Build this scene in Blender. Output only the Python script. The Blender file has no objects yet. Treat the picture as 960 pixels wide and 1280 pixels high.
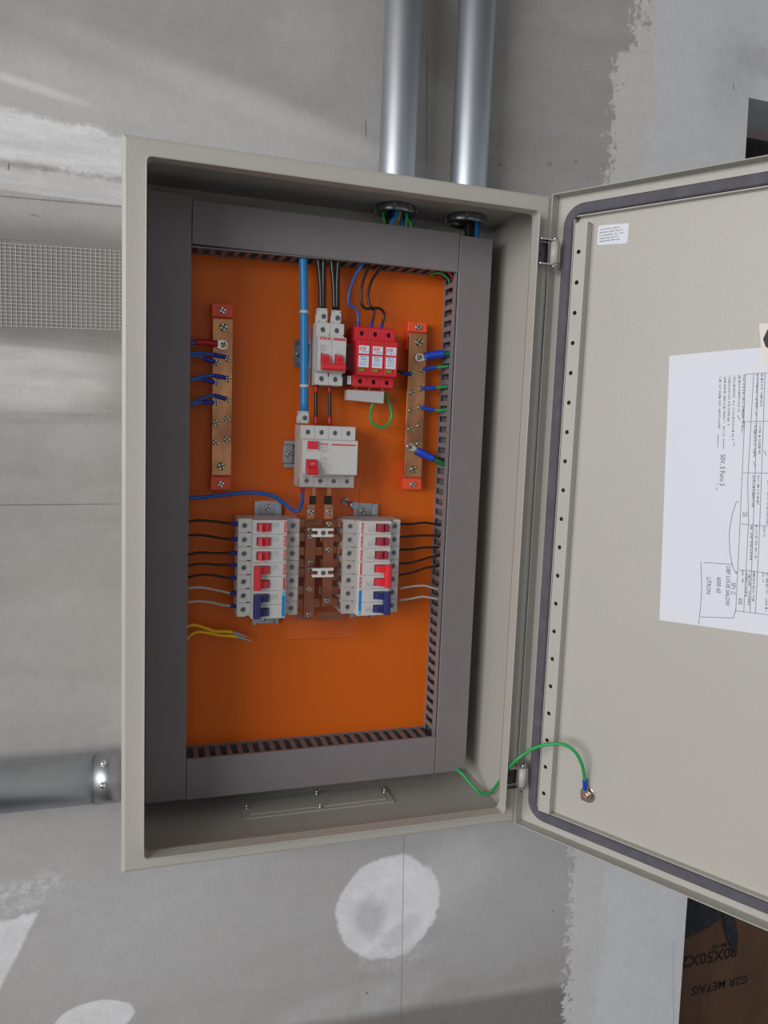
import bpy, bmesh, math, random
from mathutils import Vector, Matrix
random.seed(7)
S = bpy.context.scene
COL = S.collection
PI = math.pi

# ------------------------------------------------------------------ camera
F = 974.49
R = ((0.9499, -0.3099, 0.0407), (0.0036, -0.1193, -0.9929), (0.3125, 0.9433, -0.1122))
CAM = Vector((0.0218, -0.8799, 0.5159))
rx = Vector(R[0]).normalized(); rz = Vector(R[2]).normalized(); ry = rz.cross(rx).normalized(); rx = ry.cross(rz)
cd = bpy.data.cameras.new('camera'); cam = bpy.data.objects.new('camera', cd); COL.objects.link(cam)
cd.sensor_fit = 'HORIZONTAL'; cd.sensor_width = 36; cd.lens = 36 * F / 960
cd.shift_x = -19.2 / 960; cd.shift_y = 2.47 / 960; cd.clip_start = 0.01
m3 = Matrix((rx, -ry, -rz)).transposed()
cam.matrix_world = Matrix.Translation(CAM) @ m3.to_4x4()
S.camera = cam

# ------------------------------------------------------------------ light
w = bpy.data.worlds.new('world'); S.world = w; w.use_nodes = True
w.node_tree.nodes['Background'].inputs[0].default_value = (0.93, 0.96, 1.0, 1)
w.node_tree.nodes['Background'].inputs[1].default_value = 0.52
def area(name, loc, target, sx, sy, power, col):
    l = bpy.data.lights.new(name, 'AREA'); l.shape = 'RECTANGLE'; l.size = sx; l.size_y = sy; l.energy = power; l.color = col
    o = bpy.data.objects.new(name, l); COL.objects.link(o); o.location = loc
    o.rotation_euler = (Vector(target) - Vector(loc)).to_track_quat('-Z', 'Y').to_euler()
    return o
area('window_light', (-3.55, -2.55, 1.1), (0.3, 0.0, 0.35), 3.4, 1.7, 182, (1.0, 0.985, 0.98))
S.view_settings.view_transform = 'Standard'; S.view_settings.look = 'None'
S.view_settings.gamma = 1; S.view_settings.use_curve_mapping = False
S.view_settings.exposure = -0.30

# ------------------------------------------------------------------ helpers
def ray(u, v):
    a = (u - 499.2) / F; b = (v - 642.47) / F
    return rx * a + ry * b + rz
def at(u, v, Y):
    d = ray(u, v); return CAM + d * ((Y - CAM.y) / d.y)
def atz(u, v, Z):
    d = ray(u, v); return CAM + d * ((Z - CAM.z) / d.z)
def lin(c): return tuple((x / 12.92 if x <= .04045 else ((x + .055) / 1.055) ** 2.4) for x in c)

class MB:
    def __init__(s): s.bm = bmesh.new()
    def box(s, x0, x1, y0, y1, z0, z1, bev=0, seg=1):
        b = bmesh.new()
        bmesh.ops.create_cube(b, size=1, matrix=Matrix.Translation(((x0+x1)/2, (y0+y1)/2, (z0+z1)/2)) @ Matrix.Diagonal((abs(x1-x0), abs(y1-y0), abs(z1-z0), 1)))
        if bev: bmesh.ops.bevel(b, geom=b.edges[:], offset=bev, segments=seg, affect='EDGES', profile=.5)
        return s.add(b)
    def add(s, b, M=None, free=True):
        if M is not None: b.transform(M)
        me = bpy.data.meshes.new('t'); b.to_mesh(me); s.bm.from_mesh(me); bpy.data.meshes.remove(me)
        if free: b.free()
        return s
    def mesh(s, me, M=None):
        b = bmesh.new(); b.from_mesh(me); return s.add(b, M)
    def cyl(s, p, q, r, n=16, r2=None, bev=0):
        p = Vector(p); q = Vector(q); d = q - p
        b = bmesh.new()
        bmesh.ops.create_cone(b, cap_ends=True, segments=n, radius1=r, radius2=r if r2 is None else r2, depth=d.length)
        if bev: bmesh.ops.bevel(b, geom=[e for e in b.edges if abs(e.verts[0].co.z - e.verts[1].co.z) < 1e-7 and len(e.link_faces) == 2], offset=bev, segments=2, affect='EDGES', profile=.5)
        for f in b.faces: f.smooth = len(f.verts) == 4
        return s.add(b, Matrix.Translation((p + q) / 2) @ d.to_track_quat('Z', 'Y').to_matrix().to_4x4())
    def lathe(s, prof, M=None, n=20):      # prof: (radius, height) list, revolved about local z
        b = bmesh.new(); rows = []
        for r, h in prof:
            rows.append([b.verts.new((r*math.cos(2*PI*i/n), r*math.sin(2*PI*i/n), h)) for i in range(n)] if r > 1e-9 else [b.verts.new((0, 0, h))])
        for A, B in zip(rows, rows[1:]):
            for i in range(n):
                j = (i+1) % n
                if len(A) == 1 and len(B) == 1: continue
                vs = [A[0], B[i], B[j]] if len(A) == 1 else ([A[i], A[j], B[0]] if len(B) == 1 else [A[i], A[j], B[j], B[i]])
                f = b.faces.new(vs); f.smooth = True
        bmesh.ops.recalc_face_normals(b, faces=b.faces[:])
        return s.add(b, M)
    def tube(s, pts, r, n=8, sub=6, cap=True, flat=False):
        P = spline(pts, sub) if not flat else [Vector(p) for p in pts]
        b = bmesh.new(); rows = []; prev = None
        for i, p in enumerate(P):
            t = (P[min(i+1, len(P)-1)] - P[max(i-1, 0)]).normalized()
            if prev is None:
                u = t.orthogonal().normalized()
            else:
                u = (prev - t * prev.dot(t)).normalized()
            prev = u; v = t.cross(u)
            rr = r(i / (len(P)-1)) if callable(r) else r
            rows.append([b.verts.new(p + u * rr * math.cos(2*PI*k/n) + v * rr * math.sin(2*PI*k/n)) for k in range(n)])
        for A, B in zip(rows, rows[1:]):
            for k in range(n):
                f = b.faces.new([A[k], A[(k+1) % n], B[(k+1) % n], B[k]]); f.smooth = True
        if cap: b.faces.new(rows[0][::-1]); b.faces.new(rows[-1])
        bmesh.ops.recalc_face_normals(b, faces=b.faces[:])
        return s.add(b)
    def prism(s, pts, y0, y1, M=None, bev=0):        # pts (x,z) outline, extruded in y
        b = bmesh.new()
        A = [b.verts.new((x, y0, z)) for x, z in pts]; B = [b.verts.new((x, y1, z)) for x, z in pts]
        b.faces.new(A); b.faces.new(B[::-1]); n = len(pts)
        for i in range(n): b.faces.new([A[i], B[i], B[(i+1) % n], A[(i+1) % n]])
        bmesh.ops.recalc_face_normals(b, faces=b.faces[:])
        if bev: bmesh.ops.bevel(b, geom=b.edges[:], offset=bev, segments=1, affect='EDGES', profile=.5)
        return s.add(b, M)
    def profx(s, pts, x0, x1, bev=0):                # pts (z,y) outline, extruded in x
        M = Matrix(((0, 1, 0, 0), (0, 0, 1, 0), (1, 0, 0, 0), (0, 0, 0, 1)))
        # local (x,y,z) -> (y, z, x): outline x -> z, outline z -> y, extrusion y -> x
        return s.prism(pts, x0, x1, M, bev)
    def frame(s, W, H, prof, x0=0, z0=0, closed=False, rad=0, seg=6):   # profile (inset, y) swept round a rectangle
        b = bmesh.new(); rows = []
        for ins, y in prof:
            if rad:
                r = max(rad - ins, .0004); row = []
                for cx, cz, a0 in ((W-ins-r, H-ins-r, 0), (ins+r, H-ins-r, PI/2), (ins+r, ins+r, PI), (W-ins-r, ins+r, 1.5*PI)):
                    for k in range(seg+1):
                        a = a0 + PI/2*k/seg; row.append(b.verts.new((x0+cx+r*math.cos(a), y, z0+cz+r*math.sin(a))))
                rows.append(row)
            else:
                rows.append([b.verts.new((x0+x, y, z0+z)) for x, z in ((ins, ins), (W-ins, ins), (W-ins, H-ins), (ins, H-ins))])
        n = len(rows[0]); rr = list(zip(rows, rows[1:])) + ([(rows[-1], rows[0])] if closed else [])
        for A, B in rr:
            for k in range(n): b.faces.new([A[k], A[(k+1) % n], B[(k+1) % n], B[k]])
        bmesh.ops.recalc_face_normals(b, faces=b.faces[:])
        return s.add(b)
    def xf(s, M): s.bm.transform(M); return s
def spline(pts, sub=6):
    P = [Vector(p) for p in pts]
    if len(P) < 3: return [P[0].lerp(P[-1], i / sub) for i in range(sub+1)]
    Q = [P[0]*2 - P[1]] + P + [P[-1]*2 - P[-2]]; out = []
    for i in range(1, len(Q)-2):
        a, b, c, d = Q[i-1:i+3]
        for k in range(sub):
            t = k / sub
            out.append(.5 * ((2*b) + (c-a)*t + (2*a-5*b+4*c-d)*t*t + (3*b-a-3*c+d)*t**3))
    out.append(P[-1]); return out

ORG = {}
def meshof(mb, m, name='mesh'):
    me = bpy.data.meshes.new(name); mb.bm.to_mesh(me); mb.bm.free()
    if m: me.materials.append(m)
    return me
def put(name, me, parent=None, loc=(0, 0, 0), rot=None):
    o = bpy.data.objects.new(name, me); COL.objects.link(o)
    if parent: o.parent = parent
    o.location = loc
    if rot: o.rotation_euler = rot
    return o
def top(o):
    while o.parent: o = o.parent
    return o
def obj(name, mb, m, parent=None, org=None):
    """mesh given in world coordinates (or in the local frame of a thing made with local=True)"""
    if parent is not None:
        org = ORG.get(top(parent).name, Vector((0, 0, 0)))
    elif org is None: org = Vector((0, 0, 0))
    org = Vector(org)
    if org.length: mb.xf(Matrix.Translation(-org))
    o = put(name, meshof(mb, m, name), parent, (0, 0, 0) if parent else org)
    if parent is None: ORG[o.name] = org
    return o
def tag(o, label, cat, group=None):
    o['label'] = label; o['category'] = cat
    if group: o['group'] = group
    return o
def thing(name, label, cat, loc, group=None, local=False, rot=None):
    o = bpy.data.objects.new(name, None); COL.objects.link(o); o.location = loc; o.empty_display_size = .02
    if rot: o.rotation_euler = rot
    ORG[o.name] = Vector((0, 0, 0)) if local else Vector(loc)
    return tag(o, label, cat, group)
def struct(name, mb, m):
    o = obj(name, mb, m); o['kind'] = 'structure'; return o
def evalmesh(o):
    me = bpy.data.meshes.new_from_object(o.evaluated_get(bpy.context.evaluated_depsgraph_get())); return me
def boolean(mb, cut):
    a = put('tmp_a', meshof(mb, None)); b = put('tmp_b', meshof(cut, None))
    md = a.modifiers.new('b', 'BOOLEAN'); md.object = b; md.operation = 'DIFFERENCE'; md.solver = 'EXACT'
    bpy.context.view_layer.update()
    me = evalmesh(a)
    for o in (a, b): d = o.data; bpy.data.objects.remove(o); bpy.data.meshes.remove(d)
    out = MB(); out.mesh(me); bpy.data.meshes.remove(me); return out
TXT = {}
def text(s, size, bold=0.0, align='LEFT', wx=1.0):
    """flat lettering in the xz plane facing -y, origin at its left (or centre) baseline"""
    k = (s, bold, align)
    if k not in TXT:
        c = bpy.data.curves.new('t', 'FONT'); c.body = s; c.size = 1; c.offset = bold; c.align_x = align; c.resolution_u = 2
        o = put('tmp_t', c); bpy.context.view_layer.update(); me = evalmesh(o)
        bpy.data.objects.remove(o); bpy.data.curves.remove(c); TXT[k] = me
    mb = MB(); mb.mesh(TXT[k], Matrix.Rotation(PI/2, 4, 'X') @ Matrix.Diagonal((size*wx, size, size, 1))); return mb
def scribble(mb, x, y, z, length, h, seed=0, t=.00025):
    """a line of print too small to read: strokes of uneven height"""
    rnd = random.Random(seed); c = x
    while c < x + length:
        wd = h * rnd.uniform(.35, .6)
        if rnd.random() < .14: c += wd; continue
        a = rnd.random()
        if a < .5: mb.box(c, c+t, y-.00005, y, z, z+h)
        if a > .3: mb.box(c, c+wd*.75, y-.00005, y, z + h*rnd.choice((0, .4, .8)), z + h*rnd.choice((0, .4, .8)) + t)
        if a > .6: mb.box(c+wd*.5, c+wd*.5+t, y-.00005, y, z, z+h*.9)
        c += wd

# ------------------------------------------------------------------ materials
M = {}
def mat(name, col, rough=.5, metal=0, bump=None, var=None, alpha=None, trans=None, ior=None, spec=None):
    m = bpy.data.materials.new(name); m.use_nodes = True; nt = m.node_tree; b = nt.nodes['Principled BSDF']
    b.inputs['Base Color'].default_value = (*col, 1); b.inputs['Roughness'].default_value = rough; b.inputs['Metallic'].default_value = metal
    if spec is not None: b.inputs['Specular IOR Level'].default_value = spec
    if trans: b.inputs['Transmission Weight'].default_value = trans
    if ior: b.inputs['IOR'].default_value = ior
    if bump or var:
        tc = nt.nodes.new('ShaderNodeTexCoord')
    if var:
        sc, amt, strx = var
        n = nt.nodes.new('ShaderNodeTexNoise'); n.inputs['Scale'].default_value = sc; n.inputs['Detail'].default_value = 4
        mp = nt.nodes.new('ShaderNodeMapping'); mp.inputs['Scale'].default_value = strx
        nt.links.new(tc.outputs['Object'], mp.inputs[0]); nt.links.new(mp.outputs[0], n.inputs['Vector'])
        r = nt.nodes.new('ShaderNodeMapRange'); r.inputs['From Min'].default_value = .3; r.inputs['From Max'].default_value = .7
        r.inputs['To Min'].default_value = 1-amt; r.inputs['To Max'].default_value = 1+amt
        nt.links.new(n.outputs[0], r.inputs['Value'])
        x = nt.nodes.new('ShaderNodeVectorMath'); x.operation = 'SCALE'; x.inputs[0].default_value = col
        nt.links.new(r.outputs[0], x.inputs['Scale']); nt.links.new(x.outputs[0], b.inputs['Base Color'])
    if bump:
        sc, st, dist = bump
        n = nt.nodes.new('ShaderNodeTexNoise'); n.inputs['Scale'].default_value = sc; n.inputs['Detail'].default_value = 2
        nt.links.new(tc.outputs['Object'], n.inputs['Vector'])
        bp = nt.nodes.new('ShaderNodeBump'); bp.inputs['Strength'].default_value = st; bp.inputs['Distance'].default_value = dist
        nt.links.new(n.outputs[0], bp.inputs['Height']); nt.links.new(bp.outputs[0], b.inputs['Normal'])
    M[name] = m; return m
mat('cream', (.505, .485, .440), .38, 0, (640, .5, .0008), (6, .02, (1, 1, 1)))
mat('orange', (.78, .145, .008), .42, 0, (500, .12, .0006), None, None, None, None, .3)
mat('duct', (.235, .21, .22), .5, 0, None, (30, .04, (1, 1, 1)))
mat('grey_plastic', (.66, .66, .645), .4)
mat('grey_plastic_dull', (.56, .56, .55), .45)
mat('white_plastic', (.78, .77, .75), .4)
mat('comb_grey', (.58, .57, .59), .5)
mat('red_print', (.75, .045, .05), .5)
mat('red', (.72, .02, .035), .35)
mat('red_toggle', (.78, .03, .045), .35)
mat('crimson', (.36, .02, .04), .3)
mat('navy', (.03, .035, .17), .35)
mat('sky_print', (.01, .26, .62), .5)
mat('pale_sky', (.25, .5, .68), .5)
mat('black', (.012, .012, .012), .4)
mat('dark_hole', (.02, .018, .018), .8)
mat('print', (.20, .20, .22), .7)
mat('faint_print', (.33, .33, .34), .7)
mat('ink', (.17, .17, .26), .7)
mat('marker', (.035, .02, .03), .6)
mat('green_window', (.2, .33, .02), .4)
mat('zinc', (.40, .42, .455), .30, 1, None, (40, .15, (1, 1, 1)))
mat('galvanised', (.52, .56, .61), .44, 1, (60, .05, .001), (14, .12, (1, 1, .3)))
mat('coupling_steel', (.40, .41, .44), .40, 1, None, (30, .15, (1, 1, 1)))
mat('terminal_zinc', (.30, .31, .34), .4, .9)
mat('nickel', (.75, .72, .66), .25, 1)
mat('brass_screw', (.62, .52, .34), .3, 1)
mat('chrome', (.8, .8, .82), .12, 1)
mat('shaded_steel', (.12, .11, .115), .35, 1)
mat('copper', (.52, .245, .12), .30, 1, (90, .15, .0012), (38, .38, (1, 1, .6)))
mat('copper_dull', (.40, .15, .08), .45, .85, None, (60, .2, (1, 1, 1)))
mat('copper_stud', (.7, .42, .35), .3, 1)
mat('insulator', (.95, .105, .03), .42)
mat('gasket', (.105, .095, .12), .75, 0, (300, .2, .0008), (60, .15, (1, 1, 1)))
mat('paper', (.80, .82, .90), .7)
mat('tape', (.78, .74, .66), .45)
mat('blue_cable', (.02, .27, .66), .38)
mat('blue_wire', (.02, .13, .52), .35)
mat('blue_ferrule', (.012, .04, .40), .35)
mat('blue_lug', (.015, .06, .55), .35)
mat('red_ferrule', (.45, .01, .015), .35)
mat('green_wire', (.02, .40, .10), .38)
mat('green_dark', (.01, .14, .05), .4)
mat('black_wire', (.012, .010, .010), .28)
mat('brown_wire', (.03, .012, .012), .32)
mat('white_wire', (.62, .58, .55), .4)
mat('yellow_wire', (.95, .58, .015), .4)
mat('red_wire', (.5, .015, .03), .4)
mat('band', (.7, .76, .8), .5)
mat('grey_crimp', (.35, .36, .38), .45)
mat('cardboard', (.19, .10, .062), .85, 0, (40, .2, .002), (18, .16, (1, 1, .25)))
mat('box_print', (.035, .025, .025), .8)
mat('stretch_film', (.045, .05, .06), .3, 0, (14, .6, .02))
mat('black_film', (.016, .013, .012), .45, 0, (10, .5, .02))
mat('concrete', (.10, .097, .092), .85, 0, (30, .3, .01), (3, .15, (1, 1, 1)))
mat('ceiling_paint', (.30, .285, .265), .9, 0, None, (2, .05, (1, 1, 1)))
mat('ceiling_board', (.80, .74, .68), .9)
mat('back_plaster', (.58, .52, .48), .9)
mat('thread', (.58, .56, .54), .7)
mat('acrylic', (1, .96, .95), .03, 0, None, None, None, 1.0, 1.2)

# ------------------------------------------------------------------ wall with its plaster patches
YW = .172
def wall_material():
    m = bpy.data.materials.new('plaster_wall'); m.use_nodes = True; nt = m.node_tree; N = nt.nodes; L = nt.links
    b = N['Principled BSDF']; b.inputs['Roughness'].default_value = .88; b.inputs['Specular IOR Level'].default_value = .2
    tc = N.new('ShaderNodeTexCoord'); sep = N.new('ShaderNodeSeparateXYZ'); L.new(tc.outputs['Object'], sep.inputs[0])
    def math_(op, a, c=None, clamp=False):
        n = N.new('ShaderNodeMath'); n.operation = op; n.use_clamp = clamp
        for i, v in enumerate((a, c)):
            if v is None: continue
            if isinstance(v, (int, float)): n.inputs[i].default_value = v
            else: L.new(v, n.inputs[i])
        return n.outputs[0]
    def noise(scale, detail=4, rough=.55, stretch=(1, 1, 1)):
        mp = N.new('ShaderNodeMapping'); mp.inputs['Scale'].default_value = stretch; L.new(tc.outputs['Object'], mp.inputs[0])
        n = N.new('ShaderNodeTexNoise'); n.inputs['Scale'].default_value = scale; n.inputs['Detail'].default_value = detail; n.inputs['Roughness'].default_value = rough
        L.new(mp.outputs[0], n.inputs['Vector']); return n.outputs[0]
    nb = noise(7, 5); nf = noise(60, 5, .7); nm = noise(20, 5, .65); nz = noise(3, 3); ng = noise(320, 3, .6)
    nst = noise(9, 5, .6, (.35, 1, 2.2))
    nbc = math_('SUBTRACT', nb, .5); nfc = math_('SUBTRACT', nf, .5); nmc = math_('SUBTRACT', nm, .5)
    def smooth(d, soft):           # d<1 inside
        r = N.new('ShaderNodeMapRange'); r.interpolation_type = 'SMOOTHSTEP'
        r.inputs['From Min'].default_value = 1 - soft; r.inputs['From Max'].default_value = 1 + soft
        r.inputs['To Min'].default_value = 1; r.inputs['To Max'].default_value = 0
        L.new(d, r.inputs['Value']); return r.outputs[0]
    def local(cx, cz, ang):
        dx = math_('SUBTRACT', sep.outputs['X'], cx); dz = math_('SUBTRACT', sep.outputs['Z'], cz)
        c, s = math.cos(ang), math.sin(ang)
        return (math_('ADD', math_('MULTIPLY', dx, c), math_('MULTIPLY', dz, s)), math_('ADD', math_('MULTIPLY', dx, -s), math_('MULTIPLY', dz, c)))
    def warp(d, wb, wm, wf):
        for n_, a in ((nbc, wb), (nmc, wm), (nfc, wf)):
            if a: d = math_('ADD', d, math_('MULTIPLY', n_, a))
        return d
    def ell(px, py, rpx, rpy, ang=0, soft=.1, wb=.5, wm=.3, wf=.15):
        c = at(px, py, YW); k = (at(px+10, py, YW) - at(px-10, py, YW)).length / 20; kz = (at(px, py+10, YW) - at(px, py-10, YW)).length / 20
        u, v = local(c.x, c.z, ang)
        u = math_('DIVIDE', u, rpx*k); v = math_('DIVIDE', v, rpy*kz)
        d = math_('SQRT', math_('ADD', math_('MULTIPLY', u, u), math_('MULTIPLY', v, v)))
        return smooth(warp(d, wb, wm, wf), soft)
    def rect(px0, py0, px1, py1, ang=0, soft=.05, wb=.1, wm=.1, wf=.05):
        cx, cy = (px0+px1)/2, (py0+py1)/2; c = at(cx, cy, YW)
        hx = abs(at(px1, cy, YW).x - at(px0, cy, YW).x)/2; hz = abs(at(cx, py1, YW).z - at(cx, py0, YW).z)/2
        u, v = local(c.x, c.z, ang)
        d = math_('MAXIMUM', math_('DIVIDE', math_('ABSOLUTE', u), hx), math_('DIVIDE', math_('ABSOLUTE', v), hz))
        return smooth(warp(d, wb, wm, wf), soft)
    def rightof(px, py, width, soft, wb, wm, wf):       # everything right of a ragged vertical edge, distances in metres
        x = at(px, py, YW).x
        d = math_('DIVIDE', math_('SUBTRACT', x, sep.outputs['X']), width)
        return smooth(math_('ADD', warp(d, wb, wm, wf), 1), soft)
    state = {'c': None}
    base = N.new('ShaderNodeMix'); base.data_type = 'RGBA'
    base.inputs['A'].default_value = (.315, .297, .283, 1); base.inputs['B'].default_value = (.352, .342, .335, 1)
    r = N.new('ShaderNodeMapRange'); r.inputs['From Min'].default_value = .35; r.inputs['From Max'].default_value = .65; L.new(nst, r.inputs['Value'])
    L.new(r.outputs[0], base.inputs['Factor']); state['c'] = base.outputs['Result']
    def layer(mask, col, k=1.0):
        mx = N.new('ShaderNodeMix'); mx.data_type = 'RGBA'; L.new(state['c'], mx.inputs['A']); mx.inputs['B'].default_value = (*col, 1)
        L.new(math_('MULTIPLY', mask, k), mx.inputs['Factor']); state['c'] = mx.outputs['Result']
    WHITE = (.78, .785, .80); GREY = (.60, .60, .61); DARK = (.30, .28, .265)
    def sd(p0, p1, inside, amp=(0, 0, 0)):        # signed distance (m) from a line, positive on the side of `inside`
        a = at(*p0, YW); c = at(*p1, YW); q = at(*inside, YW); n = Vector((-(c.z-a.z), 0, c.x-a.x)).normalized()
        if (q - a).dot(n) < 0: n = -n
        d = math_('ADD', math_('MULTIPLY', sep.outputs['X'], n.x), math_('MULTIPLY', sep.outputs['Z'], n.z))
        return warp(math_('SUBTRACT', d, a.dot(n)), *amp)
    def ss(d, soft=.003):
        r = N.new('ShaderNodeMapRange'); r.interpolation_type = 'SMOOTHSTEP'; r.inputs['From Min'].default_value = -soft; r.inputs['From Max'].default_value = soft
        L.new(d, r.inputs['Value']); return r.outputs[0]
    def both(*m):
        o = m[0]
        for k in m[1:]: o = math_('MULTIPLY', o, k)
        return o
    def vary(lo, hi, n_, a=.35, c=.65):
        r = N.new('ShaderNodeMapRange'); r.inputs['From Min'].default_value = a; r.inputs['From Max'].default_value = c; r.inputs['To Min'].default_value = lo; r.inputs['To Max'].default_value = hi
        L.new(n_, r.inputs['Value']); return r.outputs[0]
    nrag = noise(75, 6, .75); nrg2 = noise(28, 5, .7, (1, 1, .45)); nstreak = noise(30, 5, .65, (.18, 1, 1.6)); nvert = noise(40, 4, .6, (2.2, 1, .12))
    # large soft tones
    layer(ell(330, 60, 420, 130, 0, .8, .5, .2, .05), (.36, .347, .333), .4)
    layer(ell(90, 1130, 230, 190, 0, .8, .7, .3, .1), (.46, .462, .466), .5)
    layer(ell(440, 1120, 330, 110, .1, .8, .7, .3, .1), (.49, .485, .49), .5)
    layer(ell(640, 1120, 110, 110, .1, .8, .7, .3, .1), (.44, .436, .445), .6)
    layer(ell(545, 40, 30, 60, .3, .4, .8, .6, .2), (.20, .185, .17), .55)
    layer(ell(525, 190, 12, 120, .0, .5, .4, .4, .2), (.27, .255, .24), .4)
    layer(ell(570, 1090, 70, 40, .3, .6, 1.2, .9, .4), (.56, .56, .57), .5)
    layer(vary(0, 1, nb, .52, .72), (.46, .455, .45), .35)
    # upper left filler bands, and darker bands around the mesh tape
    layer(ell(250, 180, 330, 62, -.16, .6, .9, .5, .25), (.62, .62, .63), .45)
    layer(ell(320, 132, 210, 16, -.22, .9, 1.1, .7, .4), (.60, .60, .60), .4)
    layer(ell(40, 108, 60, 5, -.17, .8, 1.0, .9, .5), (.66, .66, .66), .6)
    layer(both(ss(sd((0, 132), (150, 170), (70, 300), (.03, .03, .015)), .006), ss(sd((0, 199), (150, 222), (70, 100), (.006, .012, .01)), .004), vary(.55, 1, nstreak)), (.77, .775, .79), .95)
    layer(both(ss(sd((0, 204), (150, 225), (70, 300), (.006, .012, .01)), .004), ss(sd((0, 237), (150, 257), (70, 100), (0, .002, .002)), .002), vary(.35, 1, nstreak)), (.58, .58, .585), .9)
    layer(both(ss(sd((0, 198), (150, 220), (70, 300), (.004, .01, .01)), .004), ss(sd((0, 210), (150, 228), (70, 100), (.004, .012, .014)), .004), vary(0, 1, nmc if False else nrag, .45, .6)), (.26, .25, .245), .6)
    layer(both(ss(sd((0, 239), (150, 258), (70, 400)), .002), ss(sd((0, 285), (150, 300), (70, 100)), .04)), (.42, .41, .40), .5)
    layer(both(ss(sd((0, 276), (150, 292), (70, 400)), .022), ss(sd((0, 425), (150, 432), (70, 100), (0, .01, .006)), .014)), (.185, .177, .168), .8)
    layer(both(ell(40, 472, 96, 44, 0, .4, .6, .4, .25), vary(.5, 1, nstreak)), (.58, .57, .555), .85)
    layer(rect(-80, 418, 150, 434, -.02, .4, .5, .4, .1), (.22, .21, .20), .45)
    layer(both(rect(-80, 514, 150, 530, .02, .4, .6, .5, .1), vary(0, 1, nstreak)), (.22, .21, .20), .5)
    layer(ell(90, 780, 150, 90, 0, .8, .6, .3, .1), (.39, .375, .355), .4)
    # lower patches, and a darker brown band along the bottom
    layer(both(ell(487, 1134, 62, 64, .2, .045, .28, .24, .18), vary(.75, 1, nm)), (.80, .80, .825), .95)
    layer(ell(462, 1148, 18, 24, .5, .6, .6, .6, .3), (.40, .40, .405), .6)
    layer(ell(500, 1165, 26, 12, .6, .5, .9, .8, .4), (.45, .45, .455), .4)
    layer(both(ell(492, 1195, 44, 18, .1, .3, .9, .9, .5), vary(0, 1, nrag, .4, .6)), (.54, .54, .545), .6)
    layer(both(ell(430, 1262, 95, 26, .1, .4, .9, .7, .4), vary(.2, 1, nm)), (.54, .54, .545), .6)
    layer(both(ell(120, 1274, 48, 22, 0, .06, .35, .35, .22), vary(.7, 1, nm)), (.77, .775, .79), .92)
    layer(both(ss(sd((46, 1143), (-4, 1245), (0, 1160), (.004, .006, .003)), .003), ss(sd((0, 1152), (45, 1143), (20, 1300), (.01, .022, .016)), .004), vary(.7, 1, nm)), (.72, .725, .74), .92)
    layer(both(ell(25, 1118, 60, 22, .3, .4, .9, .9, .5), vary(0, 1, nrag, .42, .6)), (.60, .60, .61), .7)
    layer(both(ell(240, 1110, 160, 18, .5, .7, .9, .6, .2), vary(.3, 1, nm)), (.47, .47, .475), .4)
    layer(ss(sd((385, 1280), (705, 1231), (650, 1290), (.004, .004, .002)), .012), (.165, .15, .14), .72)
    # skim coat on the right with a ragged edge
    rag = math_('MULTIPLY', math_('SUBTRACT', nrag, .5), .11); rag2 = math_('MULTIPLY', math_('SUBTRACT', nrg2, .5), .09)
    eA = math_('ADD', math_('ADD', sd((769, 70), (713, 1120), (900, 600)), rag), math_('MULTIPLY', rag2, .35))
    eB = math_('ADD', math_('ADD', sd((800, 0), (790, 65), (900, 60)), rag), rag2)
    skim = math_('MAXIMUM', both(ss(eA, .003), ss(sd((700, 66), (830, 63), (760, 300), (.006, .004, .01)), .003)), both(ss(eB, .004), ss(sd((700, 70), (830, 67), (760, 0), (.006, .004, .01)), .003)))
    layer(skim, (.535, .52, .505), .96)
    eC = math_('ADD', math_('ADD', sd((818, 70), (752, 1150), (950, 600)), math_('MULTIPLY', rag, .6)), rag2)
    layer(ss(eC, .008), (.53, .535, .548), .92)
    layer(both(ss(eC, .01), ss(sd((700, 1000), (900, 1000), (800, 1280)), .25)), (.60, .62, .67), .7)
    layer(both(skim, ss(sd((700, 1000), (900, 1000), (800, 1280)), .25)), (.62, .625, .65), .45)
    layer(both(ss(eC, .01), vary(0, 1, nvert, .5, .7), ss(sd((700, 1090), (900, 1090), (800, 1280)), .1)), (.56, .575, .60), .5)
    layer(both(skim, vary(0, 1, nb, .5, .7)), (.52, .525, .535), .35)
    layer(both(ell(952, 76, 34, 20, 0, .6, .8, .7, .4), vary(.2, 1, nm)), (.28, .275, .28), .55)
    layer(ell(915, 95, 28, 60, 0, .8, .6, .5, .2), (.38, .39, .42), .45)
    # board joints and knife marks
    def line(px0, py0, px1, py1, wpx, k, col=(.12, .11, .10)):
        a = at(px0, py0, YW); c = at(px1, py1, YW); d = c - a; ang = math.atan2(d.z, d.x)
        u, v = local((a.x+c.x)/2, (a.z+c.z)/2, ang)
        dd = math_('MAXIMUM', math_('DIVIDE', math_('ABSOLUTE', u), d.length/2), math_('DIVIDE', math_('ABSOLUTE', v), wpx*.00055))
        layer(smooth(warp(dd, .0, .6, .6), .5), col, k)
    line(-200, 633, 150, 630, 1.3, .75); line(505, 1040, 501, 1300, 1.1, .6); line(534, 60, 533, 200, 1.3, .7); line(457.5, 151, 457.5, 171, 1.2, .9)
    line(-200, 228, 150, 258, 1.6, .6); line(-100, 296, 40, 301, 1.5, .35); line(11, 205, 11, 212, 1.6, .8); line(38, 268, 50, 271, 1.5, .5)
    line(625, 205, 625, 207, 3, .8); line(690, 1139, 693, 1139, 3, .6, (.25, .1, .08)); line(458, 1241, 460, 1241, 4, .7)
    line(917, 104, 917, 112, 1.6, .7); line(684, 205, 690, 205, 5, .4); line(718, 202, 722, 202, 5, .4); line(842, 1180, 842, 1280, 4, .25, (.3, .3, .32))
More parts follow.
